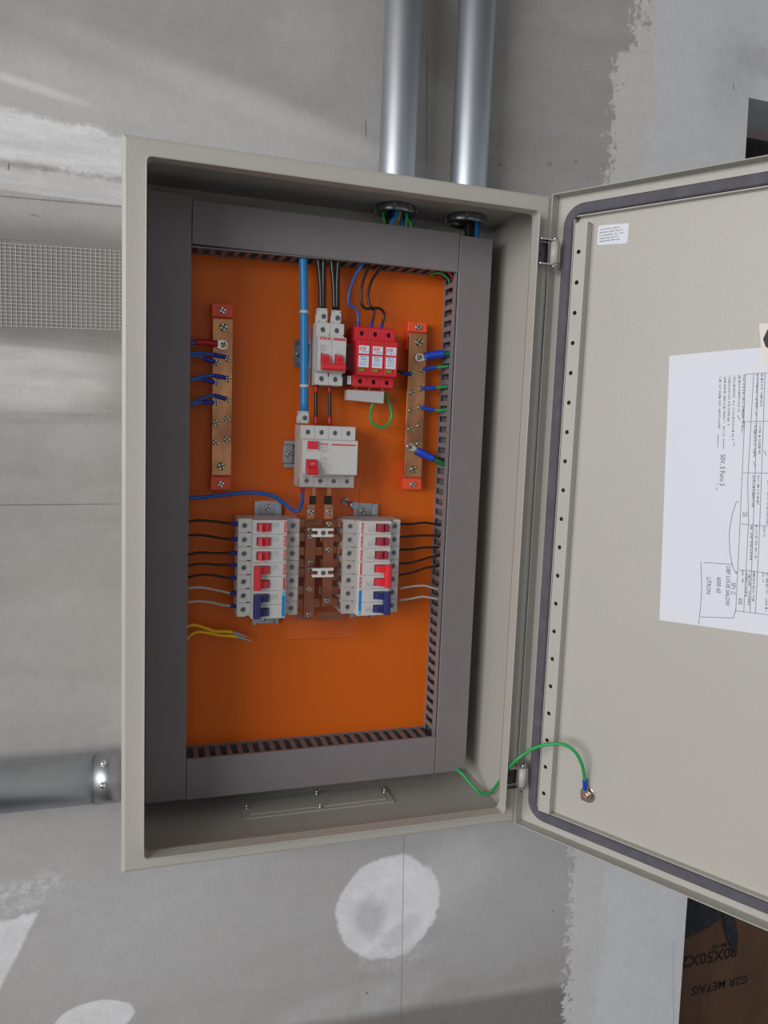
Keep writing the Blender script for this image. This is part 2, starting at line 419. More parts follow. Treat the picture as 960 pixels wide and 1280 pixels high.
    # fine grain
    g = N.new('ShaderNodeMapRange'); g.inputs['From Min'].default_value = .3; g.inputs['From Max'].default_value = .7; g.inputs['To Min'].default_value = 1.05; g.inputs['To Max'].default_value = 1.29
    L.new(math_('ADD', math_('MULTIPLY', ng, .6), math_('MULTIPLY', nf, .4)), g.inputs['Value'])
    vm = N.new('ShaderNodeVectorMath'); vm.operation = 'SCALE'; L.new(state['c'], vm.inputs[0]); L.new(g.outputs[0], vm.inputs['Scale'])
    L.new(vm.outputs[0], b.inputs['Base Color'])
    bp = N.new('ShaderNodeBump'); bp.inputs['Strength'].default_value = .35; bp.inputs['Distance'].default_value = .003
    L.new(math_('ADD', math_('MULTIPLY', nm, .6), math_('MULTIPLY', nf, .5)), bp.inputs['Height']); L.new(bp.outputs[0], b.inputs['Normal'])
    return m
FLOOR = -1.15; CEIL = 2.2
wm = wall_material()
b = MB()
eT = at(936, 122, YW); eB = at(848, 1280, YW); sl = (eB.x - eT.x) / (eB.z - eT.z)
edge = [(eT.x + sl * (z - eT.z) + (.0012 * math.sin(z*61) + .0008 * math.sin(z*173)), z) for z in [FLOOR + i * (eT.z - FLOOR) / 24 for i in range(25)]]
b.prism([(-3.8, FLOOR)] + edge + [(eT.x, CEIL), (-3.8, CEIL)], YW, YW + .1)
lt = at(960, 125.5, YW); lt2 = eT.z + (lt.z - eT.z) / (lt.x - eT.x) * (1.82 - eT.x)
b.prism([(eT.x, eT.z), (1.82, eT.z), (1.82, CEIL), (eT.x, CEIL)], YW, YW + .1)
b.prism([(1.82, FLOOR), (3.2, FLOOR), (3.2, CEIL), (1.82, CEIL)], YW, YW + .1)
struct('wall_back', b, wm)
b = MB(); b.box(-3.8, 3.2, -4.5, 2.0, FLOOR - .05, FLOOR); struct('floor', b, M['concrete'])
b = MB(); b.box(-3.8, 3.2, -3.2, 2.0, CEIL, CEIL + .05); struct('ceiling', b, M['ceiling_paint'])
b = MB(); b.box(.4, 3.1, YW + .1, 1.9, CEIL - .012, CEIL); struct('trim_storage_ceiling', b, M['ceiling_board'])
b = MB(); b.box(.3, 3.2, 1.9, 2.0, FLOOR, CEIL); struct('wall_storage_rear', b, M['back_plaster'])
b = MB(); b.box(.3, .4, YW + .1, 1.9, FLOOR, CEIL); struct('wall_storage_left', b, M['back_plaster'])

# fibreglass mesh tape over the board joint, left of the enclosure
b = MB()
tl, tr_, bl_ = at(0, 302, YW), at(150, 312, YW), at(0, 408, YW)
slope = (tr_.z - tl.z) / (tr_.x - tl.x); hgt = tl.z - bl_.z
n = 62
for i in range(n):
    x = -.345 + i * .00555
    zt = tl.z + slope * (x - tl.x); j = random.uniform(-.0025, .0015)
    b.box(x, x + .0006, YW - .0008, YW, zt - hgt + random.uniform(-.001, .001), zt + j)
nh = 23
for i in range(nh):
    c = MB(); c.box(-.348, -.0015, YW - .0011, YW - .0002, -.0003, .0003)
    c.xf(Matrix.Translation((0, 0, tl.z - slope * tl.x - .002 - i * (hgt - .003) / (nh-1))) @ Matrix(((1, 0, 0, 0), (0, 1, 0, 0), (slope, 0, 1, 0), (0, 0, 0, 1))))
    me = meshof(c, None); b.mesh(me); bpy.data.meshes.remove(me)
tag(obj('joint_tape', b, M['thread'], None, (-.17, YW, tl.z - hgt/2)), 'pale fibreglass mesh tape over the wall joint left of the grey enclosure', 'mesh tape')

# ------------------------------------------------------------------ enclosure
W, H, D = .4915, .8, .1715
enc = thing('electrical_enclosure', 'open beige steel electrical enclosure hung on the plaster wall, its door swung right', 'enclosure', (W/2, D, 0))
IN = .0245; T = .0015; LIP = .018
b = MB()
b.frame(W, H, [(0, D), (0, .004), (.0012, .0012), (.004, 0), (IN, 0), (IN, .0015), (T, .0015), (T, D)], closed=True)
hole = MB()
NUT = [(.333, .125, .0243), (.4335, .128, .0248)]
for x, y, r in NUT: hole.cyl((x, y, H-.02), (x, y, H+.02), r - .003, 32)
b = boolean(b, hole)
obj('side_walls', b, M['cream'], enc)
b = MB(); b.frame(W, H, [(IN - .0012, .0008), (IN - .0012, -LIP), (IN - .0006, -LIP - .0004), (IN, -LIP), (IN, .0008)], closed=True, rad=.0295, seg=5)
obj('front_lip', b, M['cream'], enc)
b = MB(); b.box(T, W-T, D-T, D, T, H-T); obj('back_panel', b, M['cream'], enc)
PY = .150
b = MB(); b.box(.034, .458, PY, PY + .002, .045, .757, .0006); obj('mounting_plate', b, M['orange'], enc)['label'] = 'orange painted mounting plate inside the enclosure'
b = MB(); b.cyl((0, PY + .002, 0), (0, D - T, 0), .006, 10); sm_ = meshof(b, M['zinc'], 'plate_spacer')
for x in (.05, .44):
    for z in (.06, .74): put('plate_spacer', sm_, enc, Vector((x, 0, z)) - Vector((W/2, D, 0)))
# gland plate on the enclosure floor
q = [atz(u, v, .003) for u, v in [(306, 1021), (489, 1002), (482, 981), (309, 1003)]]
b = MB(); b.box(.148, .352, .086, .1345, T, .0032, .0006); gp = obj('gland_plate', b, M['cream'], enc)
b = MB(); b.box(.156, .343, .094, .127, .003, .0042, .0004); obj('gland_cover', b, M['cream'], gp)
for k, (x, y) in enumerate(((.1535, .111), (.2485, .091), (.252, .130), (.345, .113))):
    b = MB(); b.cyl((x, y, .003), (x, y, .0095), .0012, 8); b.cyl((x, y, .003), (x, y, .0055), .0024, 6); obj('screw', b, M['nickel'], gp)
# hinges
TH = math.radians(58.99); dd = Vector((math.cos(TH), -math.sin(TH), 0)); dn = Vector((-math.sin(TH), -math.cos(TH), 0))
A0 = Vector((.4914, 0, 0)); DEP = .016
MD = Matrix(((dd.x, -dn.x, 0, A0.x), (dd.y, -dn.y, 0, A0.y), (0, 0, 1, 0), (0, 0, 0, 1)))   # door local: x along the door, y away from the viewer (0 = rim, DEP = inside face)
HZ = [(.7172, .7440), (.0560, .0822)]
for z0, z1 in HZ:
    b = MB()
    b.box(.4715, .4728, -.006, .0, z0, z1); b.box(.4715, .4955, -.0175, -.008, z1, z1 + .0016, .0003); b.box(.4715, .4955, -.0175, -.008, z0 - .0016, z0, .0003)
    h = obj('hinge_bracket', b, M['nickel'], enc)
    b = MB(); b.box(.4745, .4885, -.0035, -.0005, z0 + .0004, z1 - .0004); b.cyl((.480, -.0048, (z0+z1)/2), (.480, -.0035, (z0+z1)/2), .002, 8); obj('hinge_plate', b, M['shaded_steel'], h)  # plate coloured dark to give the shade between the hinge ears
    b = MB(); b.cyl((.4925, -.013, z0 - .008), (.4925, -.013, z1 + .004), .0017, 12); b.cyl((.4925, -.013, z1 + .0016), (.4925, -.013, z1 + .004), .004, 12)
    b.cyl((.4925, -.013, z0 - .004), (.4925, -.013, z0 - .0016), .0035, 10); obj('hinge_pin', b, M['chrome'], h)

# door (a part of the enclosure; its own pieces are sub-parts)
DW, DH = .495, .8045; DZ = -.0022
b = MB(); b.frame(DW, DH, [(.0012, DEP), (.0012, .0004), (.0006, 0), (0, .0004), (0, DEP + .0012)], 0, DZ)
b.box(0, DW, DEP, DEP + .0015, DZ, DZ + DH)
door = obj('door', b.xf(MD), M['cream'], enc)
def dsub(name, mb, m): return obj(name, mb.xf(MD), M[m] if isinstance(m, str) else m, door)
b = MB(); b.frame(DW - .026, DH - .026, [(0, DEP), (.0004, DEP - .007), (.002, DEP - .0095), (.0122, DEP - .0095), (.0138, DEP - .008), (.0142, DEP)], .013, DZ + .013, rad=.026, seg=8)
dsub('gasket', b, 'gasket')['label'] = 'dark grey foam rubber gasket'
b = MB(); b.frame(DW - .056, DH - .056, [(0, DEP), (0, DEP - .0085), (.0011, DEP - .0085), (.0011, DEP)], .028, DZ + .028); dsub('gasket_retainer', b, 'cream')
strip = MB(); strip.box(.0322, .0485, DEP - .0125, DEP - .0113, .0275, .7645)
cuts = MB()
zs = [.0525 + i * .0357 for i in range(20)]
for z in zs: cuts.cyl((.0388, 0, z), (.0388, DEP, z), .0027, 12)
strip = boolean(strip, cuts)
for zz in (.0275, .7633): strip.box(.0322, .0485, DEP - .0113, DEP, zz, zz + .0012)
for xx in (.0322, .0473): strip.box(xx, xx + .0012, DEP - .0113, DEP, .0275, .7645)
dsub('stiffener_strip', strip, 'cream')['label'] = 'perforated cream stiffener strip standing off the door'
def flat(pts, y, th=.0002):
    mb = MB(); mb.prism(pts, y - th, y); return mb
# maker's sticker
b = MB(); b.prism([(.0562, .7596), (.0585, .7612), (.0935, .7592), (.0946, .758), (.0946, .7385), (.0925, .7366), (.058, .7388), (.0558, .7405)], DEP - .0003, DEP)
dsub('maker_sticker', b, 'paper')['label'] = 'small white sticker with five lines of print'
b = MB(); k = 0
for z, x0, ln in ((.7562, .0585, .024), (.7528, .058, .029), (.7494, .0585, .030), (.7460, .058, .025), (.7428, .058, .026)):
    scribble(b, x0, DEP - .0003, z - .0009, ln, .0017, k, .00035); k += 1
dsub('sticker_print', b, 'print')
# earth stud on the door
b = MB(); b.cyl((.0942, DEP - .0015, .0664), (.0942, DEP, .0664), .0102, 24, None, .0004); dsub('washer', b, 'nickel')
b = MB(); b.cyl((.0942, DEP - .004, .0664), (.0942, DEP - .0015, .0664), .0056, 6); dsub('hex_nut', b, 'zinc')
b = MB(); b.cyl((.0942, DEP - .0135, .0664), (.0942, DEP - .004, .0664), .0034, 14, None, .0004); dsub('ground_stud', b, 'copper_stud')
# knuckles of the hinges belong to the door
for z0, z1 in HZ:
    b = MB(); b.cyl((.4925, -.013, z0 + .0004), (.4925, -.013, z1 - .0004), .0052, 16); b.box(.4925, .4985, -.0155, -.0105, z0 + .002, z1 - .002)
    obj('hinge_knuckle', b, M['cream'], door)
# door catch on the far edge
b = MB(); b.box(DW - .05, DW - .028, DEP - .02, DEP, .36, .40, .001); b.cyl((DW - .039, DEP - .03, .38), (DW - .039, DEP - .02, .38), .008, 14); dsub('latch', b, 'zinc')

# ------------------------------------------------------------------ paper taped to the door
Pp = lambda x, z: (x, DEP - .0007, z)
org = MD @ Vector((.21, DEP, .31))
pap = thing('paper_sheet', 'white printed form with handwritten notes taped sideways to the open door', 'paper', org)
q = [(.1549, .6065), (.1950, .6092), (.2590, .6127), (.385, .6195), (.407, .3178), (.2854, .3114), (.1676, .3047)]
sheet = MB(); sheet.prism(q, DEP - .0008, DEP - .0003); obj('sheet', sheet.xf(MD), M['paper'], pap)
# paper coordinates: u runs down the sheet (reading direction), v to the left of it; read turned a quarter
def Q(u, v): # px on photo -> door local at inside face
    d = ray(u, v); n = -dn; o = A0 + n * DEP
    t = (o - CAM).dot(n) / d.dot(n); p = CAM + d * t - A0
    return p.dot(dd), p.z
def stroke(mb, pts, wd=.0005):
    P = [Q(*p) for p in pts]
    for (x0, z0), (x1, z1) in zip(P, P[1:]):
        d = Vector((x1-x0, 0, z1-z0)); nn = Vector((-d.z, 0, d.x)).normalized() * wd / 2
        c = [(x0+nn.x, z0+nn.z), (x1+nn.x, z1+nn.z), (x1-nn.x, z1-nn.z), (x0-nn.x, z0-nn.z)]
        mb.prism(c, DEP - .00095, DEP - .0008)
b = MB()
for pts in ([(932, 468), (930, 530), (931, 527), (923, 705), (920, 764)], [(942.5, 467), (939, 530), (935, 600), (936, 655), (933, 710), (930, 765)],
            [(948, 467), (946, 530), (944, 600), (941, 680), (938, 765)], [(956.5, 466), (954.5, 530), (952, 600), (949, 680), (944.5, 767)],
            [(932, 468), (975, 465)], [(931, 527), (975, 526.5)], [(929, 591), (975, 591.5)], [(927, 655), (975, 659)], [(924, 712), (975, 718)], [(920, 763.5), (975, 770)]):
    stroke(b, pts, .00055)
obj('table_lines', b.xf(MD), M['print'], pap)
b = MB(); sd = 0
def printline(px, py0, py1, px1=None, h=.0023):
    global sd
    (x0, z0), (x1, z1) = Q(px, py0), Q(px1 if px1 else px - (py1-py0)*.025, py1); L = math.hypot(x1-x0, z1-z0)
    mb = MB(); scribble(mb, 0, 0, 0, L, h, sd, .0004); sd += 1
    a = math.atan2(z1-z0, x1-x0)
    mb.xf(Matrix.Translation((x0, DEP - .0008, z0)) @ Matrix.Rotation(-a, 4, 'Y'))
    me = meshof(mb, None); b.mesh(me); bpy.data.meshes.remove(me)
for px, a0, a1 in ((929, 469, 537), (923.5, 469, 515), (917, 470, 550), (911, 470, 531), (905.5, 470, 545), (899.5, 471, 536)): printline(px, a0, a1)
for px, a0, a1 in ((945.5, 468, 511), (951.5, 468, 508), (943, 529, 571), (949, 529, 568), (941, 594, 634), (947, 594, 632), (938.5, 657, 700), (944.5, 657, 698), (927.5, 713, 735), (932.5, 713, 745), (936, 713, 758), (941.5, 713, 752), (954.5, 659, 670), (953, 716, 727), (958, 716, 765), (959.5, 600, 655)):
    printline(px, a0, a1)
obj('form_print', b.xf(MD), M['print'], pap)
b = MB()
for pts in ([(924, 626), (920.5, 628), (915, 645), (912, 665), (912.5, 690), (916, 708), (920.5, 717)], [(922, 714), (920.5, 717), (921.5, 716)],
            [(880, 703), (916, 705.5)], [(876.5, 702), (877.5, 735), (876, 760), (873.5, 780)], [(876, 771), (917, 772.5), (920, 762)],
            [(898, 543), (897.5, 559)], [(905, 548), (904.5, 561)], [(927.5, 536), (928.5, 541)], [(918, 553), (918, 558)], [(922.5, 519), (925, 525)], [(942, 577), (945, 584)], [(944.5, 514), (946, 520)],
            [(955.5, 563), (958, 569)], [(896.5, 604), (896.5, 606)], [(896.5, 609), (896, 613)]):
    stroke(b, pts, .0006)
o_ = obj('pen_strokes', b.xf(MD), M['ink'], pap); o_['kind'] = 'stuff'; b = MB()
for s_, px, py, size in (('50V, 5 Furo 3', 901, 568, .0075), ('SP1 C', 914.5, 728, .0066), ('OBF LOUIE SALOW', 908.5, 707, .0062), ('6000 60', 896.5, 721, .0066), ('LITRON', 884, 721, .0066), ('25', 929, 640, .0062), ('605', 923.5, 747, .006)):
    (x0, z0), (x1, z1) = Q(px, py), Q(px - 1.3, py + 50)
    t_ = text(s_, size, .012, wx=.82); t_.xf(Matrix.Translation((x0, DEP - .0009, z0)) @ Matrix.Rotation(-math.atan2(z1-z0, x1-x0), 4, 'Y'))
    obj('handwriting', t_.xf(MD), M['ink'], pap)
# tape label with marker
(x0, z0), (x1, z1) = Q(949, 405), Q(954, 456)
tp = thing('tape_label', 'clear tape strip with black marker lettering above the paper on the door', 'label', MD @ Vector((x0 + .02, DEP, z1)))
b = MB(); b.prism([(x0, z0), (x0 + .11, z0 + .004), (x0 + .115, z1 + .006), (x1, z1)], DEP - .0012, DEP - .00085); obj('strip', b.xf(MD), M['tape'], tp)
b = MB()
stroke_y = DEP - .0013
t_ = text('Q', .034, .03); t_.xf(Matrix.Translation((x0 + .0055, DEP - .0013, z1 + .0148)) @ Matrix.Rotation(-.04, 4, 'Y')); obj('marker_lettering', t_.xf(MD), M['marker'], tp)
b.bm.free()

# ------------------------------------------------------------------ slotted wiring ducts
CY = .105       # front of the covers
def duct(label, x0, x1, z0, z1, side, first, count, off=(0, 0)):
    """side: which long side shows its fingers: 'L','R','T','B'; off: how far the slotted wall stands inside (-) or outside the cover's edge at its two ends"""
    vert = side in 'LR'
    t = thing('wiring_duct', label, 'cable duct', ((x0+x1)/2, PY, (z0+z1)/2), 'grey slotted wiring ducts')
    th = .0016; sk = .0092; shelf = PY - (.0048 if vert else .0034); head = CY + (.0115 if vert else .0068); f1 = head - .0003
    a, e = (z0, z1) if vert else (x0, x1)
    w0 = {'L': x0 + .001, 'R': x1 - .001 - th, 'B': z0 + .001, 'T': z1 - .001 - th}[side]
    f0 = {'L': x1 - .001 - th, 'R': x0 + .001, 'B': z1 - .001 - th, 'T': z0 + .001}[side]
    o = lambda s: off[0] + (off[1] - off[0]) * (s - a) / (e - a)
    b = MB()
    b.box(x0 + .001, x1 - .001, PY - .0015, PY - .0001, z0, z1) if vert else b.box(x0, x1, PY - .0015, PY - .0001, z0 + .001, z1 - .001)
    def strip(p, q, u, s0, s1, y0, y1):      # wall strip, u = its offset across
        c = [(p, s0), (p + th, s0), (q + th, s1), (q, s1)]
        b.prism([(m, n) if vert else (n, m) for m, n in c], y0, y1)
    for y0, y1 in ((shelf, PY - .0001), (CY + .002, head)): strip(w0 + o(a), w0 + o(e), 0, a, e, y0, y1)
    strip(f0, f0, 0, a, e, CY + .002, PY - .0001)  # far wall shaped without slots to keep the duct interior dark
    obj('base', b, M['duct'], t)
    P = .0143; g = .0078
    fb = MB()
    if vert: fb.box(0, th, f1, shelf + .0003, 0, P - g, .0003)
    else: fb.box(0, P - g, f1, shelf + .0003, 0, th, .0003)
    fm = meshof(fb, M['duct'], 'finger')
    O = Vector(t.location)
    for i in range(count):
        s_ = first + i * P
        put('finger', fm, t, (Vector((w0 + o(s_), 0, s_)) if vert else Vector((s_, 0, w0 + o(s_)))) - O)
    # cover: a shallow channel clipped over the fingers
    b = MB()
    b.box(x0, x1, CY, CY + .0016, z0, z1, .0007)
    if vert:
        for xx in (x0, x1 - .0012): b.box(xx, xx + .0012, CY + .0008, CY + (sk if (side == 'L') == (xx == x0) else .006), z0, z1)
    else:
        for zz in (z0, z1 - .0012): b.box(x0, x1, CY + .0008, CY + .0045, zz, zz + .0012)
    obj('cover', b, M['duct'], t)
    return t
DX0, DX1, DX2, DX3 = .0255, .0753, .4172, .4638
DZ0, DZ1, DZ2, DZ3 = .0285, .0822, .7202, .7690
duct('dark grey upright wiring duct along the left side of the orange plate', DX0, DX1, .0285, .776, 'R', DZ1 + .004, 44)
duct('grey upright wiring duct along the right side of the orange plate', DX2, DX3, .0275, .768, 'L', DZ1 + .006, 44, (-.0042, -.0042))
duct('grey horizontal wiring duct across the top of the orange plate', DX1 + .0006, DX2 - .0008, DZ2, DZ3 + .0015, 'B', DX1 + .008, 23, (-.0046, .0010))
duct('grey horizontal wiring duct across the bottom of the orange plate', DX1 + .0006, DX2 - .0008, .0275, DZ1, 'T', DX1 + .010, 23, (-.0008, -.0008))

# ------------------------------------------------------------------ screws
def screw_mesh(r, h, m, dark='shaded_steel', n=14):
    """pan head, axis along -y, sits on y=0"""
    b = MB(); Rx = Matrix.Rotation(PI/2, 4, 'X')
    b.lathe([(0, .0), (r, 0), (r, h*.35), (r*.93, h*.5), (0, h*.5)], Rx, n)
    s = r * .16
    for q in range(4):
        a0 = q * PI / 2; pts = []
        c = Vector((s if q in (0, 3) else -s, s if q in (0, 1) else -s))
        pts.append((c.x, c.y))
        for k in range(4):
            a = a0 + PI/2*(.17 + .66*k/3); pts.append((r*.86*math.cos(a), r*.86*math.sin(a)))
        b.prism(pts, -h, -h*.5)
    b.xf(Matrix.Rotation(.5, 4, 'Y'))
    me = meshof(b, m, 'screw')
    if dark:  # slot floors coloured darker for the shade inside the cross recess
        me.materials.append(M[dark])
        for p in me.polygons:
            if p.center.y > -h*.52 - 1e-5 and p.center.y < -h*.3 and abs(p.normal.y) > .9: p.material_index = 1
    return me
SCR_BIG = screw_mesh(.0052, .003, M['brass_screw']); SCR_MID = screw_mesh(.0040, .0028, M['brass_screw']); SCR_ZN = screw_mesh(.0042, .0026, M['nickel'])
SCR_TERM = screw_mesh(.0032, .0012, M['terminal_zinc']); SCR_DARK = screw_mesh(.0030, .0012, M['black'], 'dark_hole'); SCR_BAR = screw_mesh(.0036, .0024, M['nickel'])
def screw(parent, me, p, name='screw', spin=0):
    o = put(name, me, parent, Vector(p) - ORG.get(top(parent).name, Vector())); o.rotation_euler = (0, spin, 0); return o

# ------------------------------------------------------------------ DIN rails
def rail(label, x0, x1, z0, z1, screws):
    vert = (z1 - z0) > (x1 - x0)
    t = thing('din_rail', label, 'mounting rail', ((x0+x1)/2, PY, (z0+z1)/2), 'zinc mounting rails')
    wd = (x1 - x0) if vert else (z1 - z0); L = (z1 - z0) if vert else (x1 - x0)
    h = .0075; e = wd/2; c = wd/2 - .0045; th = .001
    prof = [(-e, -h), (-c, -h), (-c + th, -th - .0), (c - th, -th), (c, -h), (e, -h), (e, -h + th), (c + th, -h + th), (c, 0), (-c, 0), (-c - th, -h + th), (-e, -h + th)]
    b = MB(); b.prism([(p, q) for p, q in prof], 0, L)      # outline (x, z=depth), extruded along y
    if vert: Mx = Matrix(((1, 0, 0, (x0+x1)/2), (0, 0, 1, PY), (0, 1, 0, z0), (0, 0, 0, 1)))
    else: Mx = Matrix(((0, 1, 0, x0), (0, 0, 1, PY), (1, 0, 0, (z0+z1)/2), (0, 0, 0, 1)))
    obj('channel', b.xf(Mx), M['zinc'], t)
    bmesh_fix(t.children[0])
    for x, z in screws: screw(t, SCR_ZN, (x, PY - .001, z))
def bmesh_fix(o):
    b = bmesh.new(); b.from_mesh(o.data); bmesh.ops.recalc_face_normals(b, faces=b.faces[:]); b.to_mesh(o.data); b.free()
xl = at(368, 446, PY-.004).x
rail('zinc rail behind the grey main breaker and red surge arresters', .2085, .336, .5865, .6215, [(.2155, .604), (.331, .603)])
rail('zinc rail behind the four-pole residual current breaker', .1975, .290, .4555, .4905, [(.2055, .473), (.286, .473)])
a = at(334, 640, PY); c = at(328, 778, PY)
rail('zinc upright rail behind the left breaker stack', a.x - .0175, a.x + .0175, c.z - .001, at(334, 626, PY).z, [(a.x, at(334, 634, PY).z), (a.x, c.z + .005)])
a = at(456, 640, PY); c = at(453, 770, PY)
rail('zinc upright rail behind the right breaker stack', a.x - .0185, a.x + .0165, at(453, 770, PY).z, at(456, 629, PY).z, [(a.x - .003, at(456, 638, PY).z), (a.x - .003, c.z + .006)])

# ------------------------------------------------------------------ breakers (local frame: x across the poles, z up, y into the wall, 0 = plate)
YB, YT, YF = -.0075, -.048, -.062
HL = .039
def breaker_profile(r0=-.0225, r1=.0205):
    return [(-HL, YB), (-HL, YT + .001), (-HL + .001, YT), (r0 - .001, YT), (r0, YF + .0012), (r0 + .0012, YF), (r1 - .0012, YF), (r1, YF + .0012), (r1 + .001, YT), (HL - .001, YT), (HL, YT + .001), (HL, YB)]
def make_pole(col, slot=True):
    b = MB(); b.profx(breaker_profile(), .00015, .01785, .0003)
    c = MB()
    for z in (-.031, .030): c.cyl((.009, YT - .01, z), (.009, YT + .004, z), .0036, 16)
    if slot: c.box(.0036, .0144, YF - .01, YF + .003, -.0180, -.0004)
    for z in (-HL, HL): c.box(.0045, .0135, -.040, -.024, z - .006, z + .006)
    b = boolean(b, c)
    return meshof(b, M[col], 'pole')
POLE = make_pole('grey_plastic'); 
def lighten(b_):
    pass
def toggle_mesh(kind, m):
    b = MB()
    if kind == 'single':
        b.profx([(-.0165, -.058), (-.0165, -.0705), (-.0125, -.0725), (-.0115, -.0680), (-.0105, -.0685), (-.0095, -.0672), (-.0085, -.0680), (-.0060, -.0668), (-.0050, -.0675), (-.0015, -.0650), (-.0015, -.058)], .0041, .0139, .0002)
    elif kind == 'flat':
        b.profx([(-.0168, -.058), (-.0168, -.0690), (-.0125, -.0690), (-.0108, -.0655), (-.0095, -.0690), (-.0055, -.0690), (-.0015, -.0675), (-.0015, -.058)], .0041, .0139, .0002)
    else:
        b.profx([(-.0150, -.058), (-.0150, -.0690), (-.0100, -.0700), (-.0090, -.0680), (-.0070, -.0690), (-.0060, -.0668), (-.0035, -.0670), (-.0020, -.0645), (-.0020, -.058)], .0045, .0135, .0002)
    return meshof(b, M[m], 'toggle')
TG = {k: toggle_mesh(*k) for k in (('single', 'red_toggle'), ('flat', 'crimson'), ('multi', 'red_toggle'), ('multi', 'navy'))}
def bar_mesh(m):
    b = MB(); b.profx([(-.0215, -.0655), (-.0215, -.0735), (-.0195, -.0755), (-.0145, -.0755), (-.0125, -.0725), (-.0125, -.0655)], .0030, .0330, .0004); return meshof(b, M[m], 'toggle_bar')
BAR = {m: bar_mesh(m) for m in ('red_toggle', 'navy')}
def bmesh_text(): pass
BRAND = text('STECK', .0043, .06, 'CENTER', 1.16); BRAND = meshof(BRAND, M['red_print'], 'brand_print')
b = MB(); b.box(-.0078, .0078, -.0001, 0, -.0001, .0025); STRIPE = meshof(b, M['red_print'], 'stripe')
b = MB()
for i in range(5): scribble(b, -.0065, 0, .0085 - i*.0021, (.008, .0055, .009, .0065, .005)[i], .0012, i + 3, .0002)
scribble(b, .004, 0, .0098, .002, .0014, 9, .0003)
SPEC = meshof(b, M['faint_print'], 'spec_print')
b = MB(); scribble(b, -.003, 0, .001, .006, .0016, 5, .0002); scribble(b, -.002, 0, .004, .004, .0014, 6, .0002); FAINT = meshof(b, M['grey_plastic_dull'], 'rating_print')
b = MB(); b.box(-.0004, .0004, -.0001, 0, -.001, .001); TICK = meshof(b, M['print'], 'tick')
b = MB(); b.box(-.0006, .0006, YT - .0002, YT + .0002, -.0278, -.0236); NOTCH = meshof(b, M['dark_hole'], 'latch_notch')
b = MB(); b.cyl((0, YT - .0002, .0245), (0, YT + .0002, .0245), .0008, 8); DOT = meshof(b, M['dark_hole'], 'vent_dot')
def make_breaker(label, poles, kind, loc, ang, group):
    t = thing('circuit_breaker', label, 'breaker', loc, group, local=True, rot=(0, ang, 0))
    tog = {'red': 'red_toggle', 'crimson': 'crimson', 'blue': 'navy'}[kind]
    for p in range(poles):
        ph = put('pole_housing', POLE, t, (p*.018, 0, 0))
        for z in (-.031, .030): put('terminal_screw', SCR_TERM, t, (p*.018 + .009, YT + .0039, z), (0, random.uniform(0, 3), 0))
        put('latch_notch', NOTCH, ph, (.0172, 0, 0)); put('vent_dot', DOT, ph, (.0168, 0, 0))
        k = ('multi' if poles > 1 else ('flat' if kind == 'crimson' else 'single'), tog)
        o = put('toggle', TG[k], t, (p*.018, 0, 0))
    if poles > 1: put('toggle_bar', BAR[tog], t, (0, 0, 0))
    yf = YF - .0001
    if kind == 'blue':
        b = MB(); b.box(.0008, .0342, yf, YF + .0002, .0155, .0195); o = put('blue_stripe', meshof(b, M['sky_print']), t)
        b = MB(); b.box(.0008, .0068, yf - .0001, yf, .0155, .0195); o = put('pale_patch', meshof(b, M['pale_sky']), t)
        put('spec_print', SPEC, t, (.011, yf, 0))
        put('rating_print', FAINT, t, (.026, yf, 0))
    else:
        put('brand_print', BRAND, t, (.009, yf, .0162))
        put('spec_print', SPEC, t, (.009, yf, 0))
        if poles > 1: put('stripe', STRIPE, t, (.027, yf, .0165)); put('rating_print', FAINT, t, (.027, yf, .0))
    return t
# main breaker
def X(v): return v
mainb = make_breaker('upright grey two-pole main breaker with a red linked toggle, beside the red surge arresters', 2, 'red', (.2275, PY, .6022), 0, None)
# left stack: tops point right
LX, LZ = .1745, .3925
names = ['single-pole breaker topmost in the left stack, red toggle', 'second single-pole breaker from the top in the left stack, red toggle', 'third single-pole breaker from the top in the left stack, red toggle', 'two-pole breaker with red linked toggle in the left stack', 'two-pole breaker with navy toggle and blue stripe ending the left stack']
z = LZ
for nm, (pl, kd) in zip(names, ((1, 'red'), (1, 'red'), (1, 'red'), (2, 'red'), (2, 'blue'))):
    make_breaker('grey ' + nm, pl, kd, (LX, PY, z), PI/2, 'distribution breakers'); z -= pl * .018
names = ['two-pole breaker with navy toggle and blue stripe ending the right stack', 'two-pole breaker with bright red linked toggle in the right stack', 'third single-pole breaker from the top in the right stack, dark crimson toggle', 'second single-pole breaker from the top in the right stack, dark crimson toggle', 'single-pole breaker topmost in the right stack, dark crimson toggle']
RXc, z = .3105, .2655
for nm, (pl, kd) in zip(names, ((2, 'blue'), (2, 'red'), (1, 'crimson'), (1, 'crimson'), (1, 'crimson'))):
    make_breaker('grey ' + nm, pl, kd, (RXc, PY, z), -PI/2, 'distribution breakers'); z += pl * .018

# residual current breaker
rc = thing('residual_current_breaker', 'wide grey four-pole residual current breaker with red test button and toggle', 'breaker', (.2112, PY, .4724), None, True)
b = MB(); b.profx([(-.0395, YB), (-.0395, YT + .001), (-.0385, YT), (-.0222, YT), (-.022, YF + .001), (-.021, YF), (.0212, YF), (.0222, YF + .001), (.0224, YT), (.0388, YT), (.0398, YT + .001), (.0398, YB)], 0, .0716, .0003)
c = MB()
for p in range(4):
    for z in (-.031, .031): c.cyl((.0095 + p*.0177, YT - .01, z), (.0095 + p*.0177, YT + .003, z), .0033, 16)
c.box(.0050, .0192, YF - .01, YF + .004, -.0218, -.0028)
for p in range(3):
    for z0, z1 in ((-.05, -.0228), (.0232, .05)): c.box(.01805 + p*.0177, .01835 + p*.0177, YT - .01, YT + .001, z0, z1)
put('housing', meshof(boolean(b, c), M['grey_plastic']), rc)
